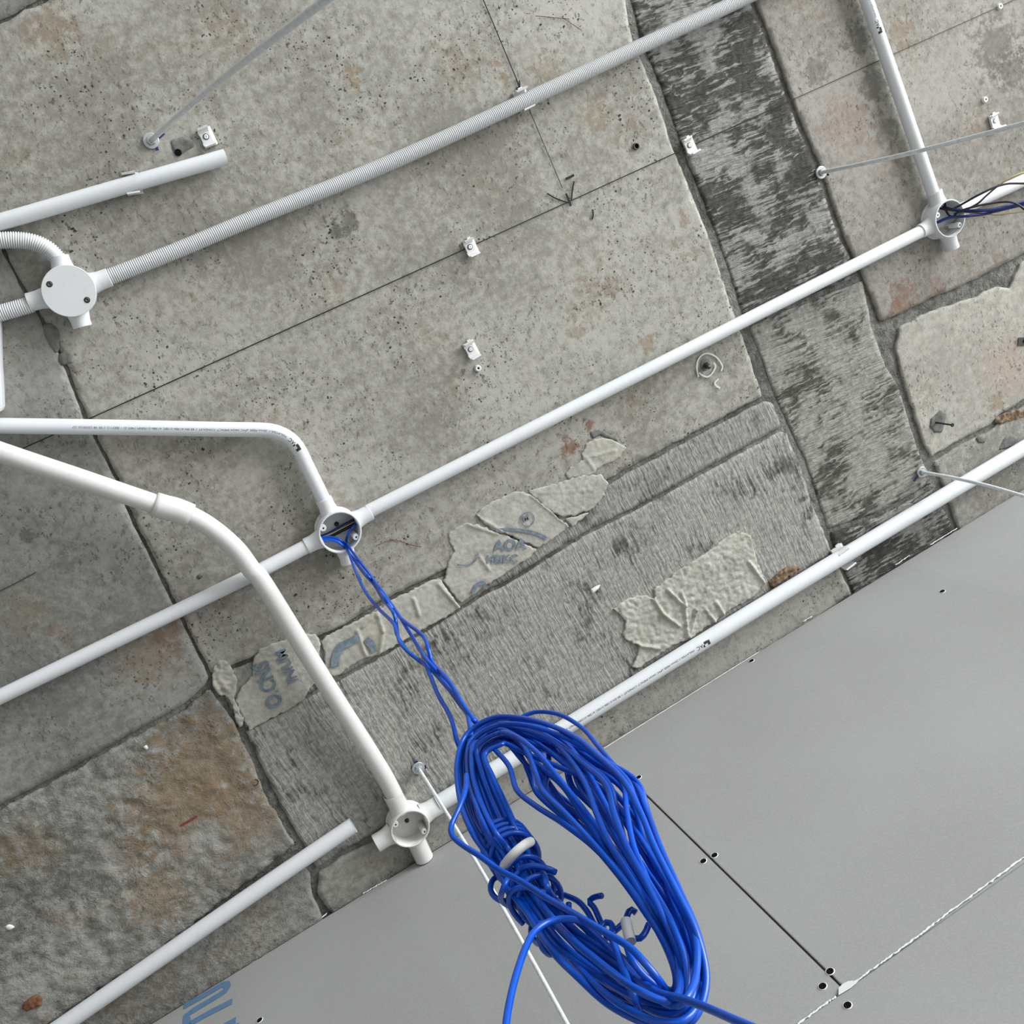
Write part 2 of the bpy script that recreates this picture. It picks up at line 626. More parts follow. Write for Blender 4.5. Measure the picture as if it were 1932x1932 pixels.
def board_mat():
    k = NT('grey_board_paper')
    p = k.pos()
    f = k.noise(p, 3.0, 3, 0.5)
    f2 = k.noise(p, 420, 3, 0.6)
    v = k.math('ADD', k.math('MULTIPLY', f, 0.5), k.math('MULTIPLY', f2, 0.5))
    col = k.mix(k.ramp(v, 0.3, 0.7), c4((0.345, 0.340, 0.325)), c4((0.405, 0.402, 0.388)))
    k.link(col, k.b.inputs['Base Color'])
    k.b.inputs['Roughness'].default_value = 0.85
    k.b.inputs['Specular IOR Level'].default_value = 0.25
    k.link(k.bump(f2, 0.12, 0.001), k.b.inputs['Normal'])
    return k.m


def paper_mat(name, dark, light, seed):
    k = NT(name)
    p = k.pos(loc=(seed, seed, 0))
    f = k.noise(p, 22, 5, 0.65)
    f2 = k.noise(p, 140, 5, 0.7)
    v = k.math('ADD', k.math('MULTIPLY', f, 0.55), k.math('MULTIPLY', f2, 0.45))
    col = k.mix(k.ramp(v, 0.34, 0.64), c4(dark), c4(light))
    warm = k.ramp(k.noise(k.pos(loc=(seed + 4, 1, 0)), 11, 4, 0.6), 0.5, 0.7)
    col = k.mix(k.math('MULTIPLY', warm, 0.3), col, c4((0.50, 0.45, 0.33)))
    k.link(col, k.b.inputs['Base Color'])
    k.b.inputs['Roughness'].default_value = 0.8
    k.b.inputs['Specular IOR Level'].default_value = 0.3
    k.link(k.bump(v, 0.45, 0.004), k.b.inputs['Normal'])
    return k.m


M['board'] = board_mat()
M['paper'] = paper_mat('cement_bag_paper', (0.36, 0.345, 0.30), (0.56, 0.54, 0.48), 1.0)
M['paper2'] = paper_mat('crumpled_bag_paper', (0.35, 0.34, 0.295), (0.58, 0.56, 0.495), 5.0)
M['floor'] = plain('screed_floor', (0.55, 0.54, 0.52), 0.9, var=0.08, vscale=6)
M['wallp'] = plain('white_wall_paint', (0.72, 0.72, 0.70), 0.9)

# ---------------------------------------------------------------- room shell
RX0, RX1, RY0 = -4.0, 4.0, -4.5
DN = Vector((0, 0, -1))


def box_obj(name, lo, hi, mat, parent=None):
    bm = bmesh.new()
    bmesh.ops.create_cube(bm, size=1.0)
    for v in bm.verts:
        v.co = Vector(((v.co.x + 0.5) * (hi[0] - lo[0]) + lo[0], (v.co.y + 0.5) * (hi[1] - lo[1]) + lo[1], (v.co.z + 0.5) * (hi[2] - lo[2]) + lo[2]))
    return bm_obj(name, bm, mat, parent)


def struct(o, label=None):
    o['kind'] = 'structure'
    if label:
        o['label'] = label
    return o


struct(box_obj('floor', (RX0, RY0, -0.12), (RX1, YW + 0.1, 0.0), M['floor']), 'pale screed floor of the unfinished room')
wl = struct(box_obj('wall_left', (RX0 - 0.12, RY0, 0), (RX0, YW + 0.1, ZS + 0.02), M['wallp']), 'plain white wall at the far side')
# wall with the large east opening
bmw = bmesh.new()


def add_box(bm, lo, hi):
    r = bmesh.ops.create_cube(bm, size=1.0)
    for v in r['verts']:
        v.co = Vector(((v.co.x + 0.5) * (hi[0] - lo[0]) + lo[0], (v.co.y + 0.5) * (hi[1] - lo[1]) + lo[1], (v.co.z + 0.5) * (hi[2] - lo[2]) + lo[2]))


for lo, hi in (((RX1, RY0, 0), (RX1 + 0.12, YW + 0.1, 0.35)), ((RX1, RY0, 2.55), (RX1 + 0.12, YW + 0.1, ZS + 0.02)),
               ((RX1, RY0, 0.35), (RX1 + 0.12, -3.15, 2.55)), ((RX1, 0.35, 0.35), (RX1 + 0.12, YW + 0.1, 2.55))):
    add_box(bmw, lo, hi)
struct(bm_obj('wall_right', bmw, M['wallp']), 'white wall with a large window opening')
bmw = bmesh.new()
for lo, hi in (((RX0, RY0 - 0.12, 0), (RX1, RY0, 0.35)), ((RX0, RY0 - 0.12, 2.45), (RX1, RY0, ZS + 0.02)),
               ((RX0, RY0 - 0.12, 0.35), (-2.05, RY0, 2.45)), ((1.65, RY0 - 0.12, 0.35), (RX1, RY0, 2.45))):
    add_box(bmw, lo, hi)
struct(bm_obj('wall_back', bmw, M['wallp']), 'white wall with a wide window opening')

# ceiling: mortar bed with the cast concrete fields below it
ceil = struct(box_obj('ceiling', (RX0, RY0, ZS + 0.0045), (RX1, YW + 0.2, ZS + 0.18), M['mortar']), 'bare concrete slab ceiling with cast panels and mortar joints')


def und(amp, scl, seed):
    def f(x, y):
        return amp * (noise.noise(Vector((x / scl, y / scl, seed))) + 0.4 * noise.noise(Vector((x / scl * 3.3, y / scl * 3.3, seed + 4))))
    return f


def rough(amp, scl, seed):
    def f(x, y):
        a = noise.noise(Vector((x / scl, y / scl, seed)))
        b = noise.noise(Vector((x / scl * 2.7, y / scl * 2.7, seed + 3)))
        c = noise.noise(Vector((x / scl * 7.0, y / scl * 7.0, seed + 5)))
        s = abs(a) * 1.2 + b * 0.5 + c * 0.3
        return amp * (s - 0.2)
    return f


def linepx(a, b, t):
    return (a[0] + (b[0] - a[0]) * t, a[1] + (b[1] - a[1]) * t)


gap = 5
groove = [(-60, 320), (10, 480), (46, 550), (110, 660), (160, 788), (220, 904), (248, 977), (318, 1118), (396, 1276)]
line1 = [(405, 1272), (460, 1250), (530, 1225), (600, 1205), (650, 1183), (719, 1138), (759, 1120), (822, 1088), (900, 1047), (980, 1002),
         (1060, 960), (1130, 920), (1180, 890), (1270, 842), (1320, 815), (1350, 800), (1400, 772), (1440, 752)]
line2 = [(463, 1378), (560, 1325), (633, 1285), (706, 1244), (802, 1189), (865, 1151), (920, 1116), (960, 1098), (1038, 1048), (1105, 1007),
         (1193, 963), (1300, 905), (1400, 850), (1470, 811)]
stripA = [(1060, -400), (1150, -60), (1180, 0), (1193, 78), (1230, 160), (1273, 290), (1335, 440), (1384, 591), (1402, 640), (1440, 752)]
stripL = [(1075, -400), (1165, -60), (1192, 0), (1210, 78), (1247, 160), (1292, 290), (1352, 440), (1402, 591), (1438, 676), (1458, 735), (1482, 790), (1520, 868),
          (1550, 959), (1570, 1006), (1596, 1074), (1612, 1118), (1640, 1180)]
stripR = [(1290, -400), (1405, -20), (1430, 39), (1460, 120), (1489, 200), (1537, 316), (1583, 450), (1614, 521), (1645, 620), (1670, 690), (1693, 726),
          (1714, 790), (1730, 842), (1752, 900), (1790, 980), (1815, 1040)]


def off(pl, dx, dy):
    return [(x + dx, y + dy) for x, y in pl]


PAN = 'concrete_panel'
# main field
A = off(groove, 4, -1) + off(line1, 0, -5)[1:] + stripA[::-1] + [(600, -420), (175, -420), (90, 2), (50, 20), (30, 32), (0, 46), (-120, 96)]
sheet(PAN, A, 0.0, 0.006, M['conA'], ceil, 0.0035, 1.0, und(0.0006, 0.09, 2.0), 0.01, 0.002)
# field at the top-left corner beyond the transverse joint
sheet(PAN, [(-130, 84), (0, 38), (30, 24), (50, 11), (84, -6), (160, -420), (-700, -300), (-700, 330)], 0.0, 0.009, M['conG'], ceil, 0.003, 5.0, und(0.0006, 0.09, 7.0), 0.01, 0.002)
# field left of the groove
G = off(groove[::-1], -2, 2) + [(-130, 108), (-700, 350), (-700, 1890), (-120, 1578), (0, 1519), (124, 1454), (250, 1383), (347, 1329), (388, 1292)]
sheet(PAN, G, 0.0005, 0.007, M['conG'], ceil, 0.003, 8.0, und(0.0006, 0.08, 12.0), 0.01, 0.002)
# rough brown field
H = [(0, 1530), (124, 1464), (250, 1393), (350, 1339), (395, 1300), (430, 1345), (452, 1385), (508, 1515), (556, 1594), (300, 1795), (110, 1921), (-120, 2080), (-700, 2400), (-700, 1905)]
sheet(PAN, H, 0.001, 0.0045, M['conH'], ceil, 0.005, 14.0, rough(0.0045, 0.045, 3.0), 0.012, 0.003)
# strip of rough concrete between the low pipe and the wall
sheet(PAN, [(-120, 2093), (110, 1934), (300, 1808), (560, 1612), (585, 1648), (588, 1685), (604, 1720), (614, 1745), (300, 1940), (-100, 2190)], 0.0, 0.006, M['conH'], ceil, 0.004, 19.0, rough(0.002, 0.05, 8.0), 0.012, 0.002)
# narrow ledge and the grey timber-cast field
N = off(line1, 3, 4) + [(1456, 760), (1473, 800)] + off(line2, 0, -4)[::-1] + [(430, 1330)]
sheet(PAN, N, -0.002, 0.006, M['grainN'], ceil, 0.003, 24.0, und(0.0006, 0.05, 4.0), 0.006, 0.0015)
E_ = off(line2, 1, 4) + [(1484, 818), (1506, 872), (1537, 962), (1556, 1008), (1570, 1044), (1432, 1130), (1084, 1345), (850, 1500), (700, 1578), (640, 1606), (596, 1640), (572, 1592), (524, 1510), (468, 1388)]
sheet(PAN, E_, -0.001, 0.006, M['grainE'], ceil, 0.003, 27.0, und(0.0008, 0.06, 5.0), 0.007, 0.002)
# edge concrete along the wall
F_ = [(602, 1646), (644, 1618), (704, 1590), (856, 1512), (1090, 1357), (1436, 1142), (1576, 1056), (1606, 1122), (1500, 1200), (1138, 1424), (814, 1630), (640, 1735), (616, 1712), (600, 1690)]
sheet(PAN, F_, 0.0, 0.006, M['conF'], ceil, 0.003, 33.0, und(0.0008, 0.04, 6.0), 0.012, 0.002)
# dark timber-cast strip, three lengths
iL = next(i for i, p in enumerate(stripL) if p == (1438, 676))
B1 = [p for p in stripL if p[1] <= 600] + [(1410, 610), (1520, 560), (1622, 520)] + [p for p in stripR if p[1] < 510][::-1]
sheet(PAN, B1, -0.003, 0.006, M['grainB'], ceil, 0.003, 38.0, und(0.0008, 0.06, 9.0), 0.006, 0.002)
B2 = [(1413, 618), (1524, 568), (1628, 530)] + [p for p in stripR if 600 < p[1] < 930] + [(1757, 912), (1660, 966), (1562, 998)] + [p for p in stripL if 670 < p[1] < 970][::-1]
sheet(PAN, B2, -0.003, 0.006, M['grainB2'], ceil, 0.003, 41.0, und(0.0009, 0.05, 10.0), 0.006, 0.002)
B3 = [(1566, 1006), (1662, 975), (1761, 921), (1800, 1000), (1640, 1185), (1610, 1118)]
sheet(PAN, B3, -0.002, 0.006, M['grainB'], ceil, 0.003, 44.0, und(0.0008, 0.05, 12.0), 0.006, 0.002)
# fields right of the strip
I_ = [(1302, -400), (1417, -20), (1442, 39), (1472, 120), (1501, 200), (1549, 316), (1595, 450), (1628, 521), (1662, 606), (1700, 591), (1760, 561), (1810, 541), (1870, 511), (1932, 478),
      (2120, 380), (2700, 110), (2300, -420)]
sheet(PAN, I_, 0.0, 0.007, M['conI'], ceil, 0.003, 47.0, und(0.0007, 0.08, 14.0), 0.01, 0.002)
J_ = [(1697, 616), (1720, 606), (1740, 593), (1780, 581), (1815, 568), (1840, 561), (1868, 546), (1880, 541), (1905, 544), (1915, 521), (1925, 497), (1950, 486), (2140, 400), (2700, 140), (2700, 360),
      (2100, 660), (1932, 752), (1890, 780), (1866, 802), (1800, 836), (1757, 862), (1742, 830), (1718, 760), (1699, 700), (1691, 655)]
sheet(PAN, J_, 0.0, 0.005, M['conJ'], ceil, 0.004, 52.0, und(0.0006, 0.07, 15.0), 0.012, 0.0006, 0.018)
K_ = [(1763, 873), (1804, 844), (1870, 812), (1896, 792), (1936, 764), (2110, 668), (2700, 370), (2700, 560), (2100, 850), (1932, 942), (1812, 1012), (1795, 960)]
sheet(PAN, K_, 0.0, 0.006, M['conF'], ceil, 0.0035, 56.0, und(0.0008, 0.05, 16.0), 0.012, 0.002)

# mortar smears and chipped patches lying on the fields
for i, (pts, hh, mt) in enumerate((
        ([(80, 612), (96, 610), (111, 622), (113, 640), (112, 658), (106, 668), (94, 652), (86, 634)], 0.0012, 'chip'),
        ([(112, 668), (124, 660), (136, 670), (138, 684), (127, 686), (118, 690), (110, 682)], 0.0012, 'chip'),
        ([(322, 266), (345, 257), (356, 262), (366, 270), (366, 276), (352, 283), (344, 292), (332, 294), (326, 284)], 0.0012, 'chip'),
        ([(1758, 790), (1775, 774), (1786, 780), (1783, 800), (1778, 815), (1765, 816), (1755, 806)], 0.002, 'chip'),
        ([(1842, 826), (1850, 822), (1862, 826), (1858, 836), (1846, 836)], 0.0012, 'chip'),
        ([(1896, 826), (1906, 821), (1920, 826), (1916, 840), (1900, 846), (1884, 850)], 0.0012, 'chip'),
        ([(1112, 815), (1130, 811), (1160, 824), (1172, 836), (1160, 832), (1132, 822), (1118, 828)], 0.0012, 'chip'),
        ([(370, 1088), (380, 1080), (385, 1083), (375, 1094)], 0.0012, 'chip'))):
    sheet('mortar_patch', pts, hh, 0.0028, M[mt], ceil, 0.0012, 70.0 + i, None, 0.002, 0.0006, 0.01)

# snapped layout lines and marker strokes on the concrete


def stroke(name, px, w, mat, h=0.0022, parent=ceil, n=8):
    pts = catmull([S(x, y, h) for x, y in px], n)
    V, F = ribbon(pts, w, DN)
    return mesh(name, V, F, mat, parent)


for a, b, w, m in (((-100, 910), (167, 790.6), 0.0012, 'snap'), ((167, 790.6), (855, 480), 0.0015, 'snap'), ((855, 480), (1287, 283), 0.0014, 'snap'), ((1287, 283), (1500, 186), 0.0017, 'snap'),
                   ((1500, 186), (1686, 102), 0.0013, 'snapfaint'), ((1686, 102), (2060, -66), 0.0012, 'snapfaint'), ((820, -220), (978, 158), 0.0016, 'snap'), ((978, 158), (1061, 354.5), 0.0011, 'snap')):
    stroke('snapped_line', [a, b], w, M[m], n=1)
stroke('snapped_line', [(-80, 1150), (0, 1115), (68, 1080)], 0.0015, M['snapfaint'])
for px, w in (([(1032, 365), (1050, 375), (1072, 383)], 0.0022), ([(1068, 365), (1072, 376), (1077, 389)], 0.0034), ([(1083, 342), (1080, 358), (1078, 378)], 0.0025), ([(1067, 338), (1076, 334), (1083, 330)], 0.0035),
              ([(1118, 395), (1119, 405), (1117, 414)], 0.0025), ([(974, 150), (979, 162), (983, 171)], 0.0022), ([(980, 152), (980, 163), (975, 168)], 0.0022), ([(976, 165), (975, 168), (980, 171)], 0.0022)):
    stroke('marker_stroke', px, w, M['snap'], 0.0024)
stroke('chalk_mark', [(1318, 711), (1315, 695), (1317, 680), (1325, 670), (1337, 667), (1352, 674), (1363, 690), (1361, 700)], 0.0024, M['chalk'], 0.0024)
stroke('chalk_mark', [(1347, 684), (1350, 692), (1344, 704), (1335, 711), (1325, 708), (1319, 703)], 0.0024, M['chalk'], 0.0024)
stroke('chalk_mark', [(1356, 715), (1349, 722), (1352, 728), (1359, 732)], 0.0028, M['chalk'], 0.0024)
for px, m, w in (([(299, 260), (309, 251)], 'bluemark', 0.004), ([(293, 274), (297, 284)], 'bluemark', 0.0042), ([(1543, 316), (1546, 322)], 'hole', 0.004), ([(1561, 331), (1563, 328)], 'hole', 0.004),
                 ([(1724, 908), (1734, 894)], 'bluemark', 0.005), ([(784, 1436), (786, 1442)], 'bluemark', 0.006), ([(798, 1449), (804, 1446)], 'bluemark', 0.006), ([(341, 1558), (372, 1540)], 'redplastic', 0.0032),
                 ([(476, 1461), (481, 1466)], 'redplastic', 0.004), ([(1010, 30), (1074, 36)], 'snapfaint', 0.001), ([(1060, 32), (1098, 58)], 'snapfaint', 0.001),
                 ([(735, 1018), (750, 1020), (775, 1028), (795, 1032)], 'rust', 0.0012), ([(709, 1030), (735, 1020), (752, 1024)], 'rust', 0.001)):
    stroke('paint_mark', px, w, M[m], 0.0023, n=4)

# ---------------------------------------------------------------- plasterboard wall
ZJ = 2.351
XJ = 0.294
wall = struct(box_obj('wall_front', (RX0, YW + 0.005, 0), (RX1, YW + 0.1, ZS + 0.006), plain('wall_backing_gap_shade', (0.05, 0.05, 0.05), 0.9)), 'plasterboard wall below the slab')  # near-black backing set forward; its colour paints the shadow gap above the boards


def plaster(x0, x1, z0, z1, top_rough=0.0, seed=0.0):
    """one plasterboard sheet with slightly eased edges; the border gets torn where the cut was rough"""
    bm = bmesh.new()
    n = max(2, int((x1 - x0) / 0.01)) if x1 - x0 < 6 else 500
    e = 0.0025
    rows = []
    for i in range(n + 1):
        x = x0 + (x1 - x0) * i / n
        t = top_rough * (noise.noise(Vector((x * 90, seed, 0))) + noise.noise(Vector((x * 300, seed, 3))) * 0.6)
        zt = z1 + t
        ex = e if 0 < i < n else 0
        xx = x
        rows.append([bm.verts.new((xx, YW + 0.0125, z0)), bm.verts.new((xx, YW + 0.0015, z0)), bm.verts.new((xx, YW, z0 + e)),
                     bm.verts.new((xx, YW, zt - e)), bm.verts.new((xx, YW + 0.0015, zt)), bm.verts.new((xx, YW + 0.0125, zt))])
    for a, b in zip(rows, rows[1:]):
        for k in range(5):
            f = bm.faces.new((a[k], a[k + 1], b[k + 1], b[k]))
            f.material_index = 1 if k in (0, 4) else 0
    bm.faces.new(rows[0][::-1]).material_index = 1
    bm.faces.new(rows[-1]).material_index = 1
    o = bm_obj('plasterboard', bm, M['board'], wall)
    o.data.materials.append(M['gyp'])
    return o


pb1 = plaster(RX0 + 0.02, XJ - 0.002, ZJ + 0.001, ZS - 0.007, 0.0012, 3)
pb2 = plaster(XJ + 0.002, XJ + 1.22, ZJ + 0.001, ZS - 0.006, 0.0012, 7)
pb4 = plaster(XJ + 1.223, RX1, ZJ + 0.001, ZS - 0.006, 0.0012, 9)
pb3 = plaster(RX0 + 0.02, RX1, 0.005, ZJ - 0.001, 0.0, 5)


def strip_on_wall(name, pxs, wid, mat, parent, offv=0.0012, jag=0.0):
    V, F = [], []
    for i, (x, y) in enumerate(pxs):
        p = W(x, y, offv)
        j = jag * (random.random() - 0.3)
        w = wid * (0.4 + 0.9 * random.random())
        V += [p + Vector((0, 0, w / 2 + j)), p + Vector((0, -0.001, j)), p + Vector((0, 0, -w / 2 + j))]
    for i in range(len(pxs) - 1):
        for k in range(2):
            a = 3 * i + k
            F.append((a, a + 1, a + 4, a + 3))
    return mesh(name, V, F, mat, parent)


def pline(pts, n):
    out = []
    for a, b in zip(pts, pts[1:]):
        for i in range(n):
            out.append(linepx(a, b, i / n))
    out.append(pts[-1])
    return out


strip_on_wall('torn_paper_edge', pline([(1612, 1853), (1700, 1790), (1800, 1714), (1932, 1617), (2000, 1568)], 30), 0.0026, M['gyp'], pb3, 0.0008, 0.0012)
strip_on_wall('torn_paper_edge', pline([(1505, 1932), (1545, 1903), (1577, 1880)], 14), 0.0028, M['gyp'], pb3, 0.0008, 0.0012)
V = [W(x, y, 0.0013) for x, y in ((1582, 1878), (1582, 1864), (1590, 1856), (1600, 1851), (1607, 1850), (1614, 1850), (1622, 1848), (1616, 1855), (1605, 1864))]
mesh('torn_paper_corner', V, [tuple(range(len(V)))], M['gyp'], pb2)
for (a, b, n) in (((1598, 1117), (1612, 1108), 6), ((1640, 1092), (1652, 1084), 6), ((1690, 1066), (1716, 1048), 10), ((1755, 1028), (1806, 997), 20), ((685, 1686), (730, 1660), 20), ((608, 1731), (617, 1724), 5),
                  ((1515, 1173), (1532, 1163), 5), ((1140, 1412), (1432, 1230), 40)):
    strip_on_wall('torn_paper_edge', pline([a, b], n), 0.0026 if n < 30 else 0.0012, M['gyp'], pb2 if a[0] > 1000 else pb1, 0.0006, 0.002 if n < 30 else 0.0)
for x, y in ((1205, 1467), (1348, 1614), (1327, 1625), (1566, 1833), (1552, 1861), (1599, 1897), (1778, 1116), (1418, 1247), (490, 1925), (873, 1588)):
    p = W(x, y, 0.0)
    par = pb1 if p.x < XJ and p.z > ZJ else (pb3 if p.z < ZJ else pb2)
    s = lathe('screw', [(0.0040, 0.0003), (0.0040, 0.0009), (0.0034, 0.0012), (0.0012, 0.0006), (0.0, 0.0006)], 14, p, Vector((0, -1, 0)), M['hole'], par, False)
    rim = lathe('torn_rim', [(0.0040, 0.0002), (0.0046, 0.0009), (0.0054, 0.0002)], 14, p, Vector((0, -1, 0)), M['gyp'], par, False)

# large blue letters printed on the board, cut off by its upper edge


def wall_stroke(px, w, parent):
    pts = [W(x, y, 0.0007) for x, y in px]
    V, F = ribbon(pts, w, Vector((0, -1, 0)))
    return mesh('printed_letter', V, F, M['paint'], parent)


w1 = 0.0145
wall_stroke([(347, 1899), (372, 1885), (400, 1869), (420, 1857), (427, 1856), (429, 1862), (424, 1870), (410, 1879), (390, 1891), (365, 1906), (352, 1915), (352, 1924), (354, 1936), (359, 1950)], 0.0118, pb1)
wall_stroke([(352, 1945), (362, 1929), (400, 1908), (438, 1889)], 0.0118, pb1)
wall_stroke([(410, 1946), (424, 1935), (445, 1924)], 0.0118, pb1)
wall_stroke([(356, 1960), (400, 1955), (450, 1935)], 0.0118, pb1)

# ---------------------------------------------------------------- conduits


class Path:
    def __init__(self, px, n=14, step=0.006):
        self.p = resample(catmull([S(*q) for q in px], n), step)
        self.fr = frames(self.p)
        self.s = [0.0]
        for a, b in zip(self.p, self.p[1:]):
            self.s.append(self.s[-1] + (b - a).length)

    def at(self, s):
        s = max(0.0, min(self.s[-1] - 1e-6, s))
        lo, hi = 0, len(self.s) - 1
        while hi - lo > 1:
            m = (lo + hi) // 2
            if self.s[m] <= s:
                lo = m
            else:
                hi = m
        t = (s - self.s[lo]) / (self.s[hi] - self.s[lo])
        return self.p[lo].lerp(self.p[hi], t), self.fr[lo][0].lerp(self.fr[hi][0], t).normalized()

    def near(self, x, y, h=0.016):
        q = S(x, y, h)
        i = min(range(len(self.p)), key=lambda k: (self.p[k] - q).length)
        return self.s[i]


def wrap(path, rad, V, F, s0, sign, phi0, name, mat, parent):
    """lay a flat print (x along, y across) on the underside of a tube"""
    out = []
    for v in V:
        c, t = path.at(s0 + sign * v.x)
        a = t * sign                                # reading direction
        b = Vector((a.y, -a.x, 0)).normalized()     # up of the letters seen from below
        w = phi0 + v.y / rad
        out.append(c + (DN * math.cos(w) + b * math.sin(w)) * (rad + 0.00025))
    return mesh(name, out, F, mat, parent)


def rects(lst):
    V, F = [], []
    for (x0, y0, x1, y1) in lst:
        k = len(V)
        n = 3
        for j in range(n + 1):
            yy = y0 + (y1 - y0) * j / n
            V += [Vector((x0, yy, 0)), Vector((x1, yy, 0))]
        for j in range(n):
            F.append((k + 2 * j, k + 2 * j + 1, k + 2 * j + 3, k + 2 * j + 2))
    return V, F


LINE = 'MALAYSIA // %smm PEER uPVC HIGH IMPACT CONDUIT // BS EN 61386-21/IEC 61386-21/SIRIM 7407-21 / 3ED112 // 05 38 23/05/23 /27'


def maker_print(path, rad, s_logo, sign, phi, parent, size='20', txt=True, k=1.0):
    # checker emblem, then the boxed letters, then the standard line
    V, F = rects([(0, 0.0005, 0.0035 * k, 0.0065 * k), (0.0035 * k, -0.0005 * k, 0.0085 * k, 0.0030 * k), (0.0085 * k, 0.0030 * k, 0.0105 * k, 0.0065 * k), (-0.0002, 0.0, 0.0002, 0.0065 * k), (0.0, -0.0002, 0.0045 * k, 0.0003)])
    wrap(path, rad, V, F, s_logo, sign, phi, 'printed_emblem', M['ink'], parent)
    V, F = text_mesh('AC', 0.0072 * k)
    V = [Vector((v.x + 0.0108 * k, v.y + 0.0008, 0)) for v in V]
    wrap(path, rad, V, F, s_logo, sign, phi, 'printed_letters', M['ink'], parent)
    if txt:
        V, F = text_mesh(LINE % size, 0.0037 * k)
        V = [Vector((v.x * 1.22 + 0.0245 * k, v.y + 0.0012, 0)) for v in V]
        wrap(path, rad, V, F, s_logo, sign, phi, 'printed_line', M['inkgrey'], parent)


def pipe(label, px, rad, mat='pvc', name='conduit_pipe', group='rigid white conduits', ends=(False, False), step=0.006, n=14):
    """rigid tube; an open end shows its wall and bore"""
    pa = Path(px, n, step)
    o = thing(name, label, 'pipe', pa.p[0], group)
    tb = tube('tube', pa.p, rad, M[mat], o, 24, False, False)
    for k, e in enumerate(ends):
        if e:
            i = 0 if k == 0 else -1
            t = pa.fr[i][0] * (-1 if k == 0 else 1)
            lathe('cut_end', [(rad, -0.0003), (rad, 0.0002), (rad - 0.0018, 0.0002), (rad - 0.0018, -0.03)], 24, pa.p[i], t, M[mat], o, False)
    return o, pa


P20 = 0.0102
HP = 0.016
stub, _ = pipe('short white conduit with a cut open end beside the upper left hanger rod', [(-260, 492, HP), (-100, 447, HP), (0, 419, HP), (213, 357, HP), (426, 296, HP)], P20, ends=(False, True))
right_run, pr = pipe('long straight white conduit between the coil box and the box with black wires', [(694, 965.5, HP), (960, 830.7, HP), (1220, 699, HP), (1460, 577, HP), (1742, 434.5, HP)], P20)
left_run, pl_ = pipe('straight white conduit running lower left out of the box with the hanging coil', [(584, 1028, HP), (460, 1092, HP), (230, 1203, HP), (0, 1314.6, HP), (-260, 1440, HP)], P20)
vert, pv = pipe('white conduit from the top edge down into the box with black wires', [(1560, -220, HP), (1635, 0, HP), (1697, 180, HP), (1761, 366, HP)], P20)
out_run, po = pipe('white conduit leaving the frame behind the black and blue wires', [(1818, 393, HP), (1875, 366, HP), (1932, 340, HP), (2200, 215, HP)], P20)
bent, pb = pipe('white conduit with a printed line that bends down into the box with the hanging coil', [(-260, 802, 0.017), (0, 803.5, 0.017), (200, 806, 0.017), (420, 810, 0.017), (490, 811, 0.017), (520, 815, 0.017), (545, 827, 0.017), (563, 847, 0.016), (580, 881, HP), (612, 946, HP)], P20, n=20)
low_right, plr = pipe('thick white conduit with a printed line close along the plasterboard wall', [(826, 1517, 0.018), (1084, 1361, 0.018), (1432, 1146, 0.018), (1700, 984, 0.018), (1932, 845, 0.018), (2250, 655, 0.018)], 0.0134)
low_left, pll = pipe('white conduit with a cut open end in the lower left corner near the wall', [(666, 1557, HP), (480, 1684, HP), (300, 1809, HP), (132, 1925, HP), (-150, 2120, HP)], 0.0122, ends=(True, False))
swan, ps = pipe('thick white conduit with a coupling bending down to the empty open box by the wall', [(-260, 762, 0.05), (0, 853, 0.05), (150, 903, 0.05), (292, 951, 0.049), (335, 963, 0.048), (375, 981, 0.047), (412, 1006, 0.046), (447, 1038, 0.046), (474, 1074, 0.045), (500, 1106, 0.044),
                                                                                                          (609, 1281, 0.032), (713, 1444, 0.020), (744, 1500, 0.0175)], 0.0131, 'pvcwarm', n=16)
# coupling sleeve on the thick conduit
sa, sb = ps.near(291, 950, 0.049), ps.near(360, 973, 0.047)
cp = [ps.at(sa + (sb - sa) * i / 8)[0] for i in range(9)]
tube('coupling', [cp[0]] + cp + [cp[-1]], [0.0132] + [0.0163] * 9 + [0.0132], M['pvcwarm'], swan, 24, False, False)

maker_print(pb, P20, pb.near(566, 842), -1, -0.28, bent, '20', k=1.05)
maker_print(plr, 0.0134, plr.near(1330, 1212), -1, -0.42, low_right, '25', k=1.25)
maker_print(pv, P20, pv.near(1663, 63), -1, -0.02, vert, '20', k=1.0)


def flex(label, px):
    pitch = 0.0027
    pa = Path(px, 16, pitch / 4)
    rr = [0.0105, 0.0101, 0.0084, 0.0101]
    o = thing('flexible_conduit', label, 'conduit', pa.p[0], 'white corrugated conduits')
    tube('corrugated_tube', pa.p, [rr[i % 4] for i in range(len(pa.p))], M['pvcbox'], o, 20, False, True)
    return o, pa


fx1, pf = flex('long white corrugated conduit running from the closed round box to the top edge', [(198, 526, HP), (330, 474, HP), (480, 411, HP), (731, 309, HP), (980, 195, 0.018), (1201, 91, HP), (1374, 11, HP), (1560, -78, HP)])
flex('short white corrugated conduit curving into the top of the closed round box', [(-140, 530, 0.02), (-50, 466, 0.02), (0, 454, 0.02), (52, 455, 0.019), (86, 467, 0.018), (107, 486, HP), (114, 500, HP)])
flex('short white corrugated conduit entering the closed round box from the left edge', [(60, 574, HP), (0, 591, HP), (-140, 628, HP)])

# ---------------------------------------------------------------- junction boxes
RB = 0.0305
HB = 0.034


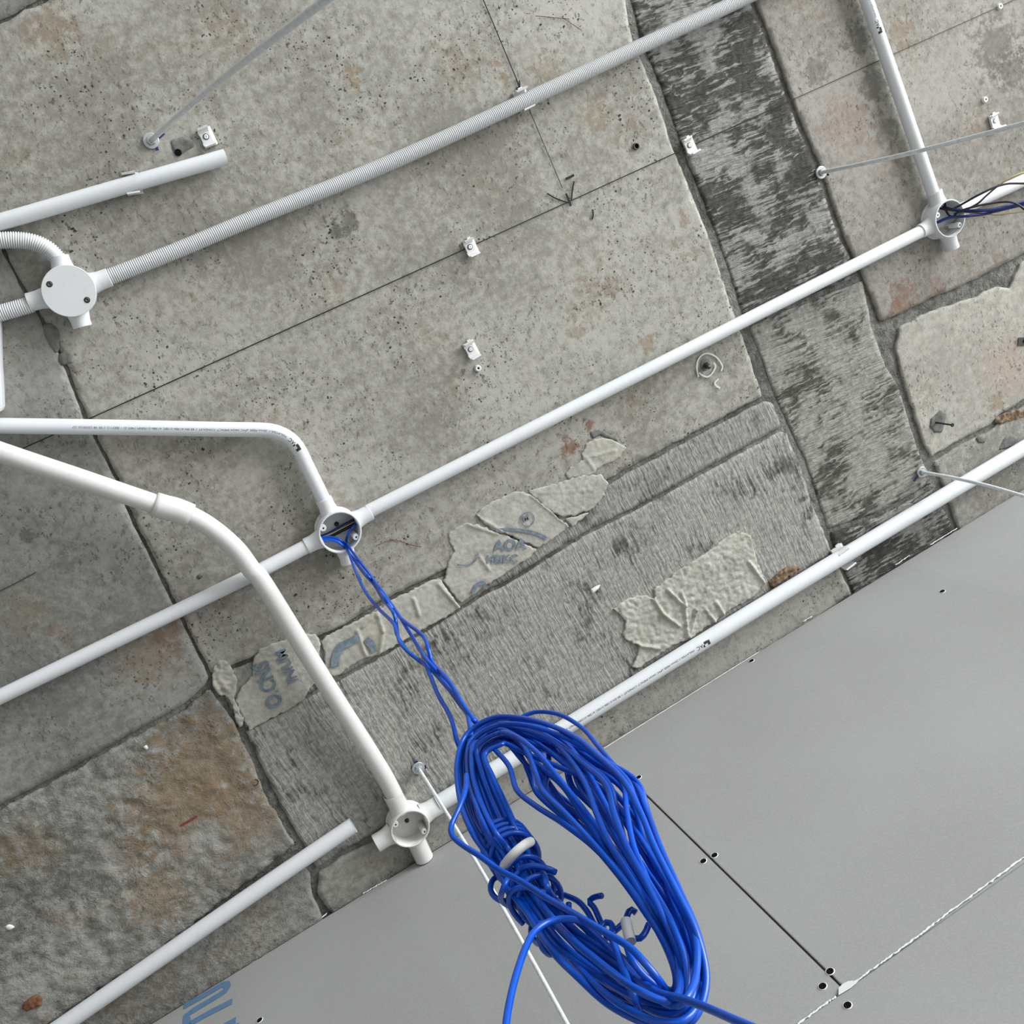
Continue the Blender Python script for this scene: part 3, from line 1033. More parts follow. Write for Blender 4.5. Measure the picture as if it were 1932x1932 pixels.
def jbox(label, rim, ends, rs, lid=False, mat='pvcbox', boss=((-0.9, -0.25), (0.9, 0.25)), screw=True, free=()):
    c = S(rim[0], rim[1], HB)
    c.z = ZS - 0.0004
    o = thing('junction_box', label, 'junction box', c, 'round white conduit boxes')
    if lid:
        prof = [(0.0, 0.0), (RB + 0.001, 0.0), (RB + 0.001, 0.003), (RB, 0.004), (RB, HB - 0.003)]
    else:
        prof = [(0.0, 0.0), (RB + 0.001, 0.0), (RB + 0.001, 0.003), (RB, 0.004), (RB, HB - 0.0008), (RB - 0.0006, HB), (RB - 0.0020, HB), (RB - 0.0024, HB - 0.0006), (RB - 0.0028, 0.004), (RB - 0.005, 0.0025), (0.0, 0.0025)]
    V, F = lathe_data(prof, 56, c, DN)
    mesh('body', V, F, M[mat], o, True).data.set_sharp_from_angle(angle=math.radians(40))
    for k, (ex, ey) in enumerate(ends):
        r = rs[k] if isinstance(rs, (list, tuple)) else rs
        e = S(ex, ey, HP)
        q = Vector((c.x, c.y, ZS - HP))
        e.z = q.z
        d = (e - q)
        L = d.length
        d.normalize()
        # flared socket, open at the mouth
        a = RB - 0.004
        prof = [(r * 1.22, 0.0), (r * 1.10, 0.006), (r, 0.0125), (r, L - a - 0.0006), (r - 0.0006, L - a), (r - 0.0016, L - a), (r - 0.002, L - a - 0.001), (r - 0.002, 0.006), (0.0, 0.006)]
        V, F = lathe_data(prof, 28, q + d * a, d)
        V = [Vector((v.x, v.y, min(v.z, ZS - 0.0006))) for v in V]
        mesh('socket', V, F, M[mat], o, True).data.set_sharp_from_angle(angle=math.radians(40))
    # directions of the screw bosses in the photograph's plane
    for (bx, by) in boss:
        d = (S(rim[0] + 30 * bx, rim[1] + 30 * by, HB) - S(rim[0], rim[1], HB))
        d.z = 0
        d.normalize()
        if lid:
            p = c + d * (RB - 0.0075) + DN * (HB + 0.0002)
            lathe('screw', [(0.0027, -0.001), (0.0027, 0.0006), (0.0021, 0.0009), (0.0008, 0.0003), (0.0, 0.0003)], 14, p, DN, M['bolt'], o, False)
            lathe('screw_recess', [(0.0038, 0.0), (0.0027, 0.0003)], 14, p + DN * 0.0001, DN, M['screw'], o, False)
        else:
            p = c + d * (RB - 0.0062)
            b = lathe('screw_boss', [(0.0050, 0.003), (0.0046, HB - 0.003), (0.0042, HB - 0.0024), (0.0013, HB - 0.0024), (0.0013, HB - 0.008), (0.0, HB - 0.008)], 18, p, DN, M[mat], o, True)
            b.data.set_sharp_from_angle(angle=math.radians(40))
            lathe('screw_hole', [(0.0013, HB - 0.0023), (0.0, HB - 0.0023)], 10, p, DN, M['hole'], b, False)
    if lid:
        q = c + DN * (HB - 0.003)
        lathe('lid', [(0.0, 0.0), (RB + 0.0012, 0.0), (RB + 0.0014, 0.0022), (RB + 0.0008, 0.003), (0.0, 0.0031)], 56, q, DN, M[mat], o, False)
    elif screw:
        p = S(rim[0] - 7, rim[1] - 16, 0.003)
        p.z = c.z
        lathe('fixing_screw', [(0.0036, 0.0024), (0.0034, 0.0042), (0.0012, 0.0036), (0.0, 0.0036)], 14, p, DN, M['screw'], o, False)
    return o


RS = 0.0118
jA = jbox('closed round box with a screwed lid and corrugated conduits', (130, 549), [(111, 483), (207, 523), (53, 571), (156, 617)], RS, True, boss=((-0.85, -0.3), (0.85, 0.42)))
jB = jbox('open round box from which the blue coil hangs', (642, 1004.5), [(610, 941), (699, 966), (577, 1031), (659, 1062)], RS, False, boss=((-0.95, -0.22), (0.9, 0.28)))
jC = jbox('open round box with black and blue wires at the right', (1793, 412), [(1763, 361), (1736, 437), (1823, 392), (1797, 470)], RS, False, boss=((-0.95, -0.28), (0.8, 0.5)), screw=False)
jD = jbox('empty open round box next to the wall edge', (774.5, 1564), [(740, 1497), (832, 1516), (709, 1592), (801, 1620)], [0.0146, 0.0146, 0.0143, 0.0143], False, 'pvcwarm', boss=((-0.95, -0.24), (0.92, 0.22)))

# ---------------------------------------------------------------- conduit clips


def clip(label, px, axis, kind='full', k=1.0, screw=True):
    """saddle clip: bevelled base, two springy arms curving round the conduit, fixing screw"""
    c = S(px[0], px[1], 0.006)
    c.z = ZS - 0.001
    q = S(px[0] + axis[0], px[1] + axis[1], 0.006)
    yd = Vector((q.x - c.x, q.y - c.y, 0)).normalized()
    xd = yd.cross(DN)
    o = thing('conduit_clip', label, 'conduit clip', c, 'white conduit saddle clips')
    L, wd, ht = 0.0118 * k, 0.0072 * k, 0.0035

    def P(x, y, z):
        return c + xd * x + yd * y + DN * z
    bm = bmesh.new()
    # base plate with a chamfered tongue along one side
    prof = [(-wd - 0.003, 0.0), (-wd - 0.003, 0.0022), (-wd + 0.0005, 0.003), (-wd + 0.0015, ht + 0.001), (wd, ht + 0.001), (wd, 0.0)]
    rows = []
    for y in (-L, L):
        rows.append([bm.verts.new(P(x, y, z)) for x, z in prof])
    for i in range(len(prof)):
        j = (i + 1) % len(prof)
        bm.faces.new((rows[0][i], rows[0][j], rows[1][j], rows[1][i]))
    bm.faces.new(rows[0][::-1])
    bm.faces.new(rows[1])
    bm_obj('base', bm, M['clip'], o)
    R1 = 0.0107 * k
    cz = ht + 0.001 + R1 - 0.002
    for s in (-1, 1):
        if kind == 'broken' and s < 0:
            a0, a1 = 35, 78
        else:
            a0, a1 = 25, 118
        bm = bmesh.new()
        n = 12
        rr = []
        for i in range(n + 1):
            a = math.radians(a0 + (a1 - a0) * i / n)
            t = 0.0019 if i < n else 0.0026
            ring = []
            for rad in (R1, R1 + t):
                y, z = s * rad * math.sin(a), cz - rad * math.cos(a)
                for x in (-wd + 0.001, wd + 0.001):
                    ring.append(bm.verts.new(P(x, y, z)))
            rr.append([ring[0], ring[1], ring[3], ring[2]])
        for a, b in zip(rr, rr[1:]):
            for i in range(4):
                j = (i + 1) % 4
                bm.faces.new((a[i], a[j], b[j], b[i]))
        bm.faces.new(rr[0][::-1])
        bm.faces.new(rr[-1])
        bm_obj('arm', bm, M['clip'], o)
    # locating tongue at one end
    bm = bmesh.new()
    rws = []
    for y in (-L - 0.0026, -L + 0.0002):
        rws.append([bm.verts.new(P(x, y, z)) for x, z in ((-wd + 0.001, 0.0005), (-wd + 0.001, 0.003), (-0.001, 0.003), (-0.001, 0.0005))])
    for i in range(4):
        j = (i + 1) % 4
        bm.faces.new((rws[0][i], rws[0][j], rws[1][j], rws[1][i]))
    bm.faces.new(rws[0][::-1])
    bm.faces.new(rws[1])
    bm_obj('tongue', bm, M['clip'], o)
    if screw:
        p = P(0.0005, -0.001, ht + 0.001)
        lathe('screw_hole', [(0.0040, 0.0001), (0.0, 0.0001)], 16, p, DN, M['hole'], o, False)
        lathe('screw', [(0.0031, 0.0), (0.0030, 0.0012), (0.0012, 0.0018), (0.0007, 0.0010), (0.0, 0.0010)], 14, p, DN, M['steel'], o, True)
    return o


YD = (9, 21)
clip('empty white clip beside the upper left hanger rod', (390, 259), (9, 19))
clip('empty white clip on the black snapped line in mid slab', (888, 467), YD)
clip('empty white clip just above the small white plug ring', (889, 660), (11, 21))
clip('white clip with a broken arm on the dark strip', (1302, 275), YD, 'broken')
clip('white clip behind the hanger rod at the right edge', (1878, 229), (6, 22), 'broken', screw=True)
clip('white clip holding the short cut conduit', (249, 347), (5, 19), k=1.12, screw=False)
clip('white clip holding the long corrugated conduit', (986, 189), (8, 19), k=1.22, screw=False)
clip('white clip holding the thick conduit along the wall', (1586, 1049), (10, 20), k=1.5, screw=False)

for lab, px in (('small white plug ring just below a clip in mid slab', (902, 695)), ('small white plug ring on the snapped line in the top right corner', (1887, 12)), ('small white plug ring above the clip at the right edge', (1859, 188))):
    c = S(px[0], px[1], 0.003)
    c.z = ZS
    o = thing('wall_plug', lab, 'wall plug', c, 'white plug rings')
    lathe('ring', [(0.0050, -0.001), (0.0048, 0.0035), (0.0042, 0.0045), (0.0017, 0.0045), (0.0015, 0.002)], 20, c, DN, M['clip'], o, True)
    lathe('bore', [(0.0016, 0.0030), (0.0, 0.0030)], 12, c, DN, M['hole'], o, False)

# ---------------------------------------------------------------- hanger rods


def rod(label, a, b, hb, ext, rad=0.0023):
    p0 = S(a[0], a[1], 0.004)
    p1 = S(b[0], b[1], hb)
    d = p1 - p0
    o = thing('hanger_rod', label, 'hanger rod', Vector((p0.x, p0.y, ZS)), 'galvanised hanger rods')
    n = 60
    sag = d.cross(Vector((0, 0, 1))).normalized()
    pts = []
    for i in range(n + 1):
        t = (1 + ext) * i / n
        pts.append(p0 + d * t + sag * 0.004 * math.sin(t * 3.0))
    tube('rod', pts, rad, M['steel'], o, 14)
    c = Vector((p0.x, p0.y, ZS))
    lathe('washer', [(0.0035, 0.0002), (0.0098, 0.0002), (0.0098, 0.0026), (0.0092, 0.0030), (0.0040, 0.0030)], 28, c, DN, M['zinc'], o, False)
    lathe('nut', [(0.0058, 0.0028), (0.0058, 0.0068), (0.0052, 0.0076), (0.0024, 0.0076)], 6, c, DN, M['zinc'], o, False)
    return o


rod('leaning galvanised rod above the short cut conduit', (285, 265), (617, 0), 0.66, 0.1, 0.0033)
rod('galvanised rod crossing the white conduit at the upper right', (1551, 325), (1932, 232), 0.42, 0.2, 0.0030)
rod('galvanised rod crossing the thick conduit at the right edge', (1741, 891), (1932, 937), 0.22, 0.6, 0.0030)
rod('galvanised rod in front of the empty box and the wall', (790, 1450), (1070, 1934), 0.56, 0.12, 0.0026)

# metal sleeves, bolt, nail
for lab, px, r in (('steel anchor sleeve in the slab near the broken clip', (1200, 276), 0.0050), ('steel anchor sleeve at the corner of the brown field', (481, 1475), 0.0055)):
    c = S(px[0], px[1], 0.001)
    c.z = ZS
    o = thing('anchor_sleeve', lab, 'anchor', c, 'steel anchor sleeves')
    lathe('sleeve', [(r, -0.002), (r, 0.003), (r * 0.72, 0.0034), (r * 0.66, 0.001)], 20, c, DN, M['bolt'], o, True)
    lathe('bore', [(r * 0.68, 0.0012), (0.0, 0.0012)], 14, c, DN, M['hole'], o, False)
c = S(1331, 688, 0.001)
c.z = ZS
o = thing('anchor_bolt', 'dark bolt end inside the chalk ring', 'bolt', c)
lathe('recess', [(0.0095, 0.0008), (0.006, 0.0014), (0.0, 0.0014)], 18, c, DN, M['chip'], o, False)
e = S(1338, 693, 0.016)
tube('shank', [c + (e - c) * (i / 6) for i in range(7)], 0.0032, M['bolt'], o, 12)
lathe('nut', [(0.0052, 0.0), (0.0052, 0.004), (0.0034, 0.0046)], 6, c + (e - c) * 0.25, (e - c), M['screw'], o, False)
a, b = S(1764, 797, 0.0), S(1797, 802, 0.035)
o = thing('nail', 'black nail sticking out of a chipped spot at the right', 'nail', a)
tube('shank', [a.lerp(b, i / 6) for i in range(7)], 0.0016, M['screw'], o, 10)
lathe('head', [(0.0016, -0.002), (0.0034, -0.001), (0.0034, 0.0008), (0.0, 0.0010)], 12, b, (b - a), M['screw'], o, False)
c = S(336, 288, 0.0)
c.z = ZS
dh = lathe('drilled_hole', [(0.0045, 0.0016), (0.0035, 0.0019), (0.0, 0.0019)], 14, c, DN, M['hole'], ceil, False)
c = S(1932, 643, 0.0)
c.z = ZS
o = thing('metal_bracket', 'dark metal plate cut off by the right edge', 'bracket', c)
V = [S(x, y, 0.002) for x, y in ((1922, 637), (1921, 652), (1965, 650), (1966, 634))] + [S(x, y, -0.004) for x, y in ((1922, 637), (1921, 652), (1965, 650), (1966, 634))]
mesh('plate', V, [(0, 1, 2, 3), (4, 7, 6, 5), (0, 4, 5, 1), (1, 5, 6, 2), (2, 6, 7, 3), (3, 7, 4, 0)], M['bolt'], o)
lathe('screw', [(0.004, 0.0018), (0.0036, 0.004), (0.0, 0.004)], 12, S(1932, 643, 0.0), DN, M['screw'], o, False)

# white cover reaching in at the left edge
V0 = [(-60, 600), (-2, 600), (0, 690), (3, 740), (4, 770), (1, 778), (-60, 790)]
o = sheet('cover_plate', V0, 0.03, 0.003, M['pvcbox'], None, 0.0, 3.0, None, 0.029, 0.001)
tag(o, 'white cover plate just showing at the left edge', 'cover plate')

# ---------------------------------------------------------------- loose debris
for name, lab, cat, pts, mt, th in (
        ('wood_chip', 'rust-brown wood chip stuck in the lower left corner', 'wood chip', [(41, 1905), (44, 1895), (58, 1884), (70, 1878), (80, 1886), (79, 1898), (64, 1904), (50, 1910)], 'rust', 0.006),
        ('mortar_crumb', 'white crumb on the rough field at the left edge', 'crumb', [(7, 1750), (12, 1744), (22, 1745), (27, 1751), (20, 1757), (11, 1757)], 'gyp', 0.004),
        ('mortar_crumb', 'white crumb below the joint of the brown field', 'crumb', [(270, 1412), (275, 1406), (280, 1411), (276, 1417)], 'gyp', 0.004),
        ('bark_piece', 'brown bark piece wedged behind the thick conduit', 'bark', [(1453, 1098), (1468, 1084), (1484, 1072), (1502, 1069), (1515, 1071), (1495, 1086), (1470, 1104), (1458, 1112)], 'bark', 0.004),
        ('bark_piece', 'brown bark flake in the joint at the right edge', 'bark', [(1878, 790), (1895, 780), (1915, 774), (1945, 770), (1945, 784), (1915, 794), (1890, 800), (1880, 798)], 'bark', 0.0015),
        ('mortar_crumb', 'pale splinters in the middle of the grey timber-cast field', 'crumb', [(1116, 1113), (1124, 1108), (1134, 1104), (1130, 1112), (1122, 1120), (1118, 1122)], 'gyp', 0.003)):
    o = sheet(name, pts, th, 0.0022, M[mt], None, 0.001, len(lab) * 1.0, rough(0.0022 if cat != 'bark' else 0.0035, 0.009, len(lab) * 1.0), th + 0.004, 0.002, 0.008)
    tag(o, lab, cat, 'white crumbs' if name == 'mortar_crumb' else None)

# ---------------------------------------------------------------- torn cement-bag paper


def crease(lines, amp, wid, base):
    """raised folds along px lines plus soft crumple"""
    segs = [(tuple(S(*a).xy), tuple(S(*b).xy)) for a, b in lines]

    def f(x, y):
        h = base(x, y)
        for (ax, ay), (bx, by) in segs:
            dx, dy = bx - ax, by - ay
            L = dx * dx + dy * dy
            t = max(0.0, min(1.0, ((x - ax) * dx + (y - ay) * dy) / L))
            q = math.hypot(ax + t * dx - x, ay + t * dy - y)
            if q < wid:
                h += amp * (1 - q / wid)
        return h
    return f


def paper(label, pts, h, mat, lines=(), amp=0.003, seed=1.0, crumple=0.0007, cell=0.0021, edge=0.0024):
    o = sheet('torn_paper', pts, h, cell, M[mat], None, edge, seed, crease(lines, amp * 0.7, 0.0042, rough(crumple, 0.014, seed)), h + 0.0015, 0.0002, 0.007)
    return tag(o, label, 'torn paper', 'torn cement bag scraps')


p1 = paper('torn grey paper scrap with large faded letters, behind the thick conduit', [(454, 1300), (476, 1276), (478, 1245), (489, 1226), (520, 1213), (570, 1195), (596, 1198), (606, 1214), (598, 1262), (590, 1290), (572, 1322), (540, 1342), (500, 1361), (472, 1378), (463, 1362), (444, 1322)], 0.0014, 'paper', [((478, 1250), (540, 1238))], 0.0015, 2.0)
p0 = paper('small crumbled white scrap at the left end of the torn papers', [(402, 1262), (412, 1247), (426, 1246), (436, 1258), (447, 1280), (446, 1305), (441, 1318), (452, 1340), (460, 1358), (454, 1378), (444, 1356), (440, 1330), (425, 1312), (410, 1310), (400, 1290)], 0.0014, 'paper2', (), 0.002, 5.0, 0.0035)
p2 = paper('torn paper scrap with a faded blue arc right of the thick conduit', [(612, 1230), (606, 1212), (614, 1202), (640, 1188), (680, 1168), (718, 1148), (745, 1130), (790, 1108), (815, 1094), (830, 1092), (868, 1146), (840, 1165), (800, 1186), (760, 1210), (715, 1236), (690, 1240), (660, 1258), (630, 1278), (612, 1262)], 0.0014, 'paper', [((827, 1102), (866, 1146)), ((712, 1160), (722, 1190)), ((722, 1190), (716, 1232)), ((674, 1190), (690, 1236)), ((684, 1182), (720, 1142)), ((780, 1130), (790, 1160))], 0.004, 9.0)
p3 = paper('large torn paper scrap with worn print left of the ringed letter', [(838, 1098), (846, 1060), (858, 1040), (848, 1022), (845, 1006), (866, 992), (882, 987), (908, 992), (930, 1002), (960, 1012), (990, 1026), (1012, 1036), (1000, 1052), (975, 1068), (945, 1088), (915, 1106), (870, 1138), (848, 1112)], 0.0014, 'paper', [((905, 1050), (922, 1074)), ((886, 990), (935, 1006))], 0.003, 13.0)
p4 = paper('torn paper scrap printed with a ringed letter', [(898, 972), (910, 958), (930, 946), (950, 938), (968, 929), (984, 927), (1000, 933), (1020, 948), (1045, 970), (1074, 994), (1050, 1012), (1016, 1034), (990, 1024), (960, 1008), (930, 1000), (905, 980)], 0.002, 'paper2', [((1003, 935), (1074, 994)), ((900, 975), (955, 1006))], 0.003, 17.0, 0.0005)
p5 = paper('ribbed torn paper scrap right of the ringed letter', [(996, 926), (1030, 918), (1062, 908), (1090, 898), (1112, 895), (1136, 896), (1147, 912), (1140, 934), (1128, 950), (1114, 962), (1090, 970), (1064, 976), (1044, 968), (1020, 948)], 0.0014, 'paper2', [((1016, 930), (1120, 925))], 0.001, 21.0, 0.001)
paper('thin torn paper sliver below the ribbed scrap', [(1066, 980), (1088, 974), (1114, 966), (1098, 980), (1080, 994)], 0.0012, 'paper2', (), 0.001, 23.0)
paper('small torn paper scrap with a pointed right end, uppermost of the scraps', [(1098, 856), (1106, 836), (1130, 826), (1150, 828), (1168, 836), (1182, 845), (1170, 862), (1160, 870), (1136, 880), (1122, 890), (1116, 896), (1090, 900), (1072, 904), (1066, 894), (1076, 882), (1100, 868)], 0.0014, 'paper', [((1108, 868), (1120, 886)), ((1100, 864), (1160, 850))], 0.002, 27.0, 0.0008)
p6 = paper('big crumpled paper scrap above the thick conduit', [(1158, 1150), (1172, 1138), (1198, 1125), (1222, 1124), (1236, 1132), (1234, 1112), (1256, 1096), (1292, 1070), (1320, 1052), (1336, 1042), (1352, 1030), (1378, 1010), (1398, 1003), (1416, 1010), (1422, 1034), (1430, 1062), (1445, 1100), (1420, 1128), (1380, 1150), (1340, 1178),
                                                                              (1306, 1204), (1270, 1218), (1236, 1240), (1204, 1262), (1192, 1258), (1204, 1236), (1206, 1218), (1180, 1208), (1176, 1196), (1182, 1172)], 0.002, 'paper2',
           [((1258, 1112), (1290, 1142)), ((1290, 1142), (1296, 1200)), ((1300, 1200), (1312, 1150)), ((1312, 1150), (1334, 1110)), ((1330, 1150), (1352, 1178)), ((1350, 1136), (1368, 1164)), ((1232, 1130), (1250, 1158)), ((1250, 1158), (1280, 1180)), ((1412, 1060), (1440, 1098)), ((1284, 1116), (1292, 1140)), ((1200, 1216), (1240, 1222))], 0.0065, 31.0, 0.0022)


def flat_text(body, size, px, dirpx, h, mat, parent, mirror=False, name='printed_letters', sx=1.0):
    o0 = S(px[0], px[1], h)
    a = S(px[0] + dirpx[0], px[1] + dirpx[1], h) - o0
    a.z = 0
    a.normalize()
    b = Vector((a.y, -a.x, 0)) * (-1 if mirror else 1)
    V, F = text_mesh(body, size, size * 0.03)
    return mesh(name, [o0 + a * v.x * sx + b * v.y for v in V], F, mat, parent)


flat_text('O.CNS', 0.031, (534, 1330), (-28, -78), 0.0032, M['papink'], p1, False, sx=0.8)
flat_text('INIUM', 0.022, (563, 1284), (-22, -52), 0.0032, M['papink'], p1, False, sx=0.9)
flat_text('AOA', 0.024, (932, 1040), (78, -6), 0.0032, M['papink'], p3)
flat_text('HEIKC', 0.018, (917, 1063), (90, -3), 0.0032, M['papink'], p3)
c = S(995, 980, 0.0036)
cm = lathe('printed_ring', [(0.0118, 0.0), (0.0100, 0.0)], 36, Vector((c.x, c.y, ZS - 0.0036)), DN, M['papink'], p4, False)
flat_text('M', 0.014, (988, 985), (20, -8), 0.0036, M['papink'], p4)
for px, w, par in (([(936, 1001), (956, 999), (985, 1001), (1010, 1006), (1032, 1016)], 0.005, p4), ([(632, 1258), (634, 1238), (644, 1220), (660, 1212), (678, 1202)], 0.012, p2), ([(690, 1206), (700, 1216), (708, 1230)], 0.011, p2),
                   ([(862, 1066), (884, 1066), (898, 1056), (902, 1042)], 0.0025, p3), ([(892, 1118), (900, 1104), (912, 1100), (916, 1110)], 0.006, p3)):
    stroke('printed_arc', px, w, M['papink'], 0.0038, par)

# ---------------------------------------------------------------- loose wires in the right-hand box


def wire(name, label, px, rad, mat, cat='wire', group=None, seg=10):
    pts = resample(catmull([S(*q) for q in px], 12), 0.004)
    o = tube(name, pts, rad, M[mat], None, seg)
    return tag(o, label, cat, group)


GW = 'loose wires out of the right box'
wire('loose_wire', 'upper black wire arching over the white conduit at the right', [(1770, 392, 0.012), (1790, 396, 0.03), (1808, 389, 0.05), (1850, 366, 0.07), (1890, 349, 0.08), (1932, 346, 0.09), (2050, 350, 0.12)], 0.0018, 'black', group=GW)
wire('loose_wire', 'lower black wire dipping at the right edge', [(1782, 382, 0.012), (1786, 400, 0.018), (1796, 409, 0.026), (1812, 398, 0.045), (1846, 388, 0.06), (1880, 382, 0.07), (1905, 381, 0.08), (1920, 386, 0.085), (1934, 396, 0.09), (1990, 440, 0.12)], 0.0018, 'black', group=GW)
wire('loose_wire', 'short black wire crossing to the yellow wire', [(1800, 404, 0.03), (1840, 387, 0.055), (1860, 370, 0.06), (1876, 356, 0.062), (1886, 348, 0.066)], 0.0016, 'black', group=GW)
wire('loose_wire', 'upper yellow-green wire at the right edge', [(1884, 351, 0.06), (1896, 341, 0.065), (1914, 332, 0.07), (1940, 324, 0.075), (2050, 300, 0.1)], 0.0017, 'yellow', group=GW)
wire('loose_wire', 'upper blue wire out of the right box', [(1779, 391, 0.012), (1800, 396, 0.03), (1840, 398, 0.055), (1880, 394, 0.07), (1932, 381, 0.08), (2050, 356, 0.11)], 0.0028, 'bluedark', group=GW)
wire('loose_wire', 'lower blue wire out of the right box', [(1768, 420, 0.012), (1790, 411, 0.028), (1820, 408, 0.05), (1856, 404, 0.06), (1885, 397, 0.068), (1932, 386, 0.078), (2050, 360, 0.1)], 0.0024, 'bluedark', group=GW)
wire('loose_wire', 'lower yellow-green wire out of the right box', [(1774, 432, 0.008), (1790, 428, 0.010), (1801, 417, 0.012), (1815, 402, 0.04), (1850, 402, 0.055), (1880, 405, 0.062), (1900, 403, 0.068), (1934, 398, 0.075), (2040, 380, 0.1)], 0.0016, 'yellow', group=GW)

# wires passing straight through the box above the coil
GB = 'wires through the coil box'
wire('through_wire', 'navy wire lying straight across the open coil box', [(598, 1016, 0.010), (620, 1008, 0.012), (650, 991, 0.012), (680, 976, 0.010)], 0.0030, 'bluedark', group=GB)
wire('through_wire', 'black wire lying across the open coil box', [(600, 1020, 0.012), (625, 1011, 0.012), (655, 996, 0.012), (680, 984, 0.010)], 0.0024, 'black', group=GB)
wire('through_wire', 'yellowish wire lying across the open coil box', [(600, 1016, 0.015), (624, 1007.5, 0.0155), (652, 993, 0.0155), (680, 979, 0.013)], 0.0011, 'yellow', group=GB)

# ---------------------------------------------------------------- the hanging coil of blue cable
base = S(642, 1004.5, HB)
rad_dir = Vector((base.x - CAM.x, base.y - CAM.y, 0))
R0 = rad_dir.length
rad_dir.normalize()


def Q(x, y, o=0.0):
    """point of the vertical plane in which the coil hangs below its box, o metres farther from the viewer"""
    d = ray(x, y)
    return CAM + d * ((R0 + o) / d.dot(rad_dir))


WR = 0.00178
top = Q(890, 1370)
coil = thing('wire_coil', 'coil of blue cable hanging from the open round box', 'cable coil', Q(1290, 1900))
OUT = [(935, 1352), (880, 1385), (862, 1440), (868, 1510), (890, 1570), (925, 1622), (952, 1672), (988, 1722), (1030, 1792), (1082, 1850), (1150, 1905), (1245, 1942), (1308, 1925), (1333, 1850), (1316, 1760), (1282, 1680), (1250, 1600), (1231, 1530), (1206, 1470), (1150, 1422), (1090, 1382), (1010, 1356)]
INN = [(945, 1405), (915, 1425), (930, 1465), (952, 1510), (975, 1560), (994, 1592), (1012, 1640), (1040, 1690), (1100, 1742), (1170, 1796), (1225, 1838), (1268, 1862), (1272, 1835), (1252, 1785), (1220, 1725), (1172, 1660), (1112, 1592), (1060, 1540), (1012, 1495), (985, 1465), (965, 1440), (950, 1412)]
rnd = random.Random(11)
NL = 32
for i in range(NL):
    a0 = (i + 0.5) / NL
    dz = rnd.uniform(-0.022, 0.022)
    ph = [rnd.uniform(0, 6.28) for _ in range(4)]
    left_f = rnd.random()
    right_f = max(0.0, min(1.0, a0 + rnd.uniform(-0.45, 0.45)))
    pts = []
    n = len(OUT)
    for k in range(n):
        t = k / n
        if k <= 8:
            mixv = left_f
        elif k <= 14:
            u_ = (k - 8) / 6.0
            mixv = left_f * (1 - u_) + right_f * u_
        elif k <= 18:
            u_ = (k - 14) / 4.0
            mixv = right_f * (1 - u_) + a0 * u_
        else:
            u_ = (k - 18) / 4.0
            mixv = a0 * (1 - u_) + left_f * u_
        mixv += 0.05 * math.sin(6.28 * t * 2 + ph[0]) + 0.02 * math.sin(6.28 * t * 3 + ph[1])
        mixv = max(0.0, min(1.0, mixv))
        ox, oy = OUT[k]
        ix, iy = INN[k]
        spread = 0.45 if k in (5, 6, 7) else 1.0
        zz = spread * (dz + 0.010 * math.sin(6.28 * t * 2 + ph[2]))
        if k in (10, 11, 12):
            zz *= 1.3
        pts.append(Q(ox + (ix - ox) * mixv, oy + (iy - oy) * mixv, zz))
    # closed smooth loop
    ext = [pts[-2], pts[-1]] + pts + [pts[0], pts[1]]
    cm_ = []
    for k in range(1, len(ext) - 2):
        a, b, c_, d = ext[k - 1:k + 3]
        if k < 2 or k > n + 1:
            continue
        for j in range(8):
            u = j / 8
            cm_.append(0.5 * ((2 * b) + (c_ - a) * u + (2 * a - 5 * b + 4 * c_ - d) * u * u + (3 * b - a - 3 * c_ + d) * u ** 3))
    tube('cable_loop', cm_, WR, M['blue'], coil, 9, True)


def strand(name, px, mat='blue', rad=WR, parent=coil, seg=10, n=12):
    pts = resample(catmull([Q(*q) for q in px], n), 0.003)
    return tube(name, pts, rad, M[mat], parent, seg)


# four feed cables twisting from the box down to the coil
q0 = [(605, 1018), (625, 1014), (645, 1021), (657, 1037)]


def feed(px, startpx):
    pts = catmull([S(*q) for q in startpx] + [Q(*q) for q in px], 10)
    tube('feed_cable', resample(pts, 0.004), 0.0019, M['blue'], coil, 10)


feed([(672, 1080, 0), (690, 1118, 0), (716, 1150, 0.004), (742, 1176, 0), (750, 1200, 0), (772, 1232, 0.004), (800, 1252, 0.0), (812, 1275, 0), (826, 1310, 0), (846, 1345, 0), (856, 1372, 0.0), (862, 1398, 0.004), (876, 1430, 0.01)], [(602, 1016, 0.016), (622, 1013, 0.018), (642, 1019, 0.024), (654, 1034, 0.034)])
feed([(684, 1078, 0.004), (708, 1106, 0.004), (722, 1130, 0.0), (742, 1156, -0.004), (748, 1178, 0.004), (752, 1206, -0.004), (764, 1224, -0.004), (790, 1246, 0), (812, 1262, 0.004), (838, 1290, 0), (862, 1318, 0), (880, 1344, 0), (886, 1366, -0.004), (890, 1392, -0.006)], [(602, 1019, 0.018), (622, 1017, 0.02), (640, 1023, 0.026), (656, 1040, 0.036)])
feed([(692, 1076, 0.008), (714, 1106, -0.002), (734, 1134, 0.004), (752, 1160, 0.004), (772, 1192, 0.004), (790, 1222, 0.004), (806, 1246, -0.004), (834, 1278, 0.004), (850, 1304, 0.004), (872, 1334, 0.004), (890, 1352, 0.004), (910, 1372, 0.006)], [(682, 980, 0.014), (668, 992, 0.02), (656, 1010, 0.024), (656, 1028, 0.03)])
feed([(690, 1082, -0.004), (706, 1100, 0.008), (726, 1128, -0.006), (748, 1158, 0.008), (768, 1176, 0), (798, 1200, 0), (808, 1224, 0), (816, 1250, 0.008), (838, 1274, -0.004), (858, 1302, -0.004), (874, 1330, -0.004), (896, 1362, 0.0)], [(604, 1021, 0.02), (624, 1019, 0.022), (644, 1027, 0.028), (660, 1044, 0.038)])


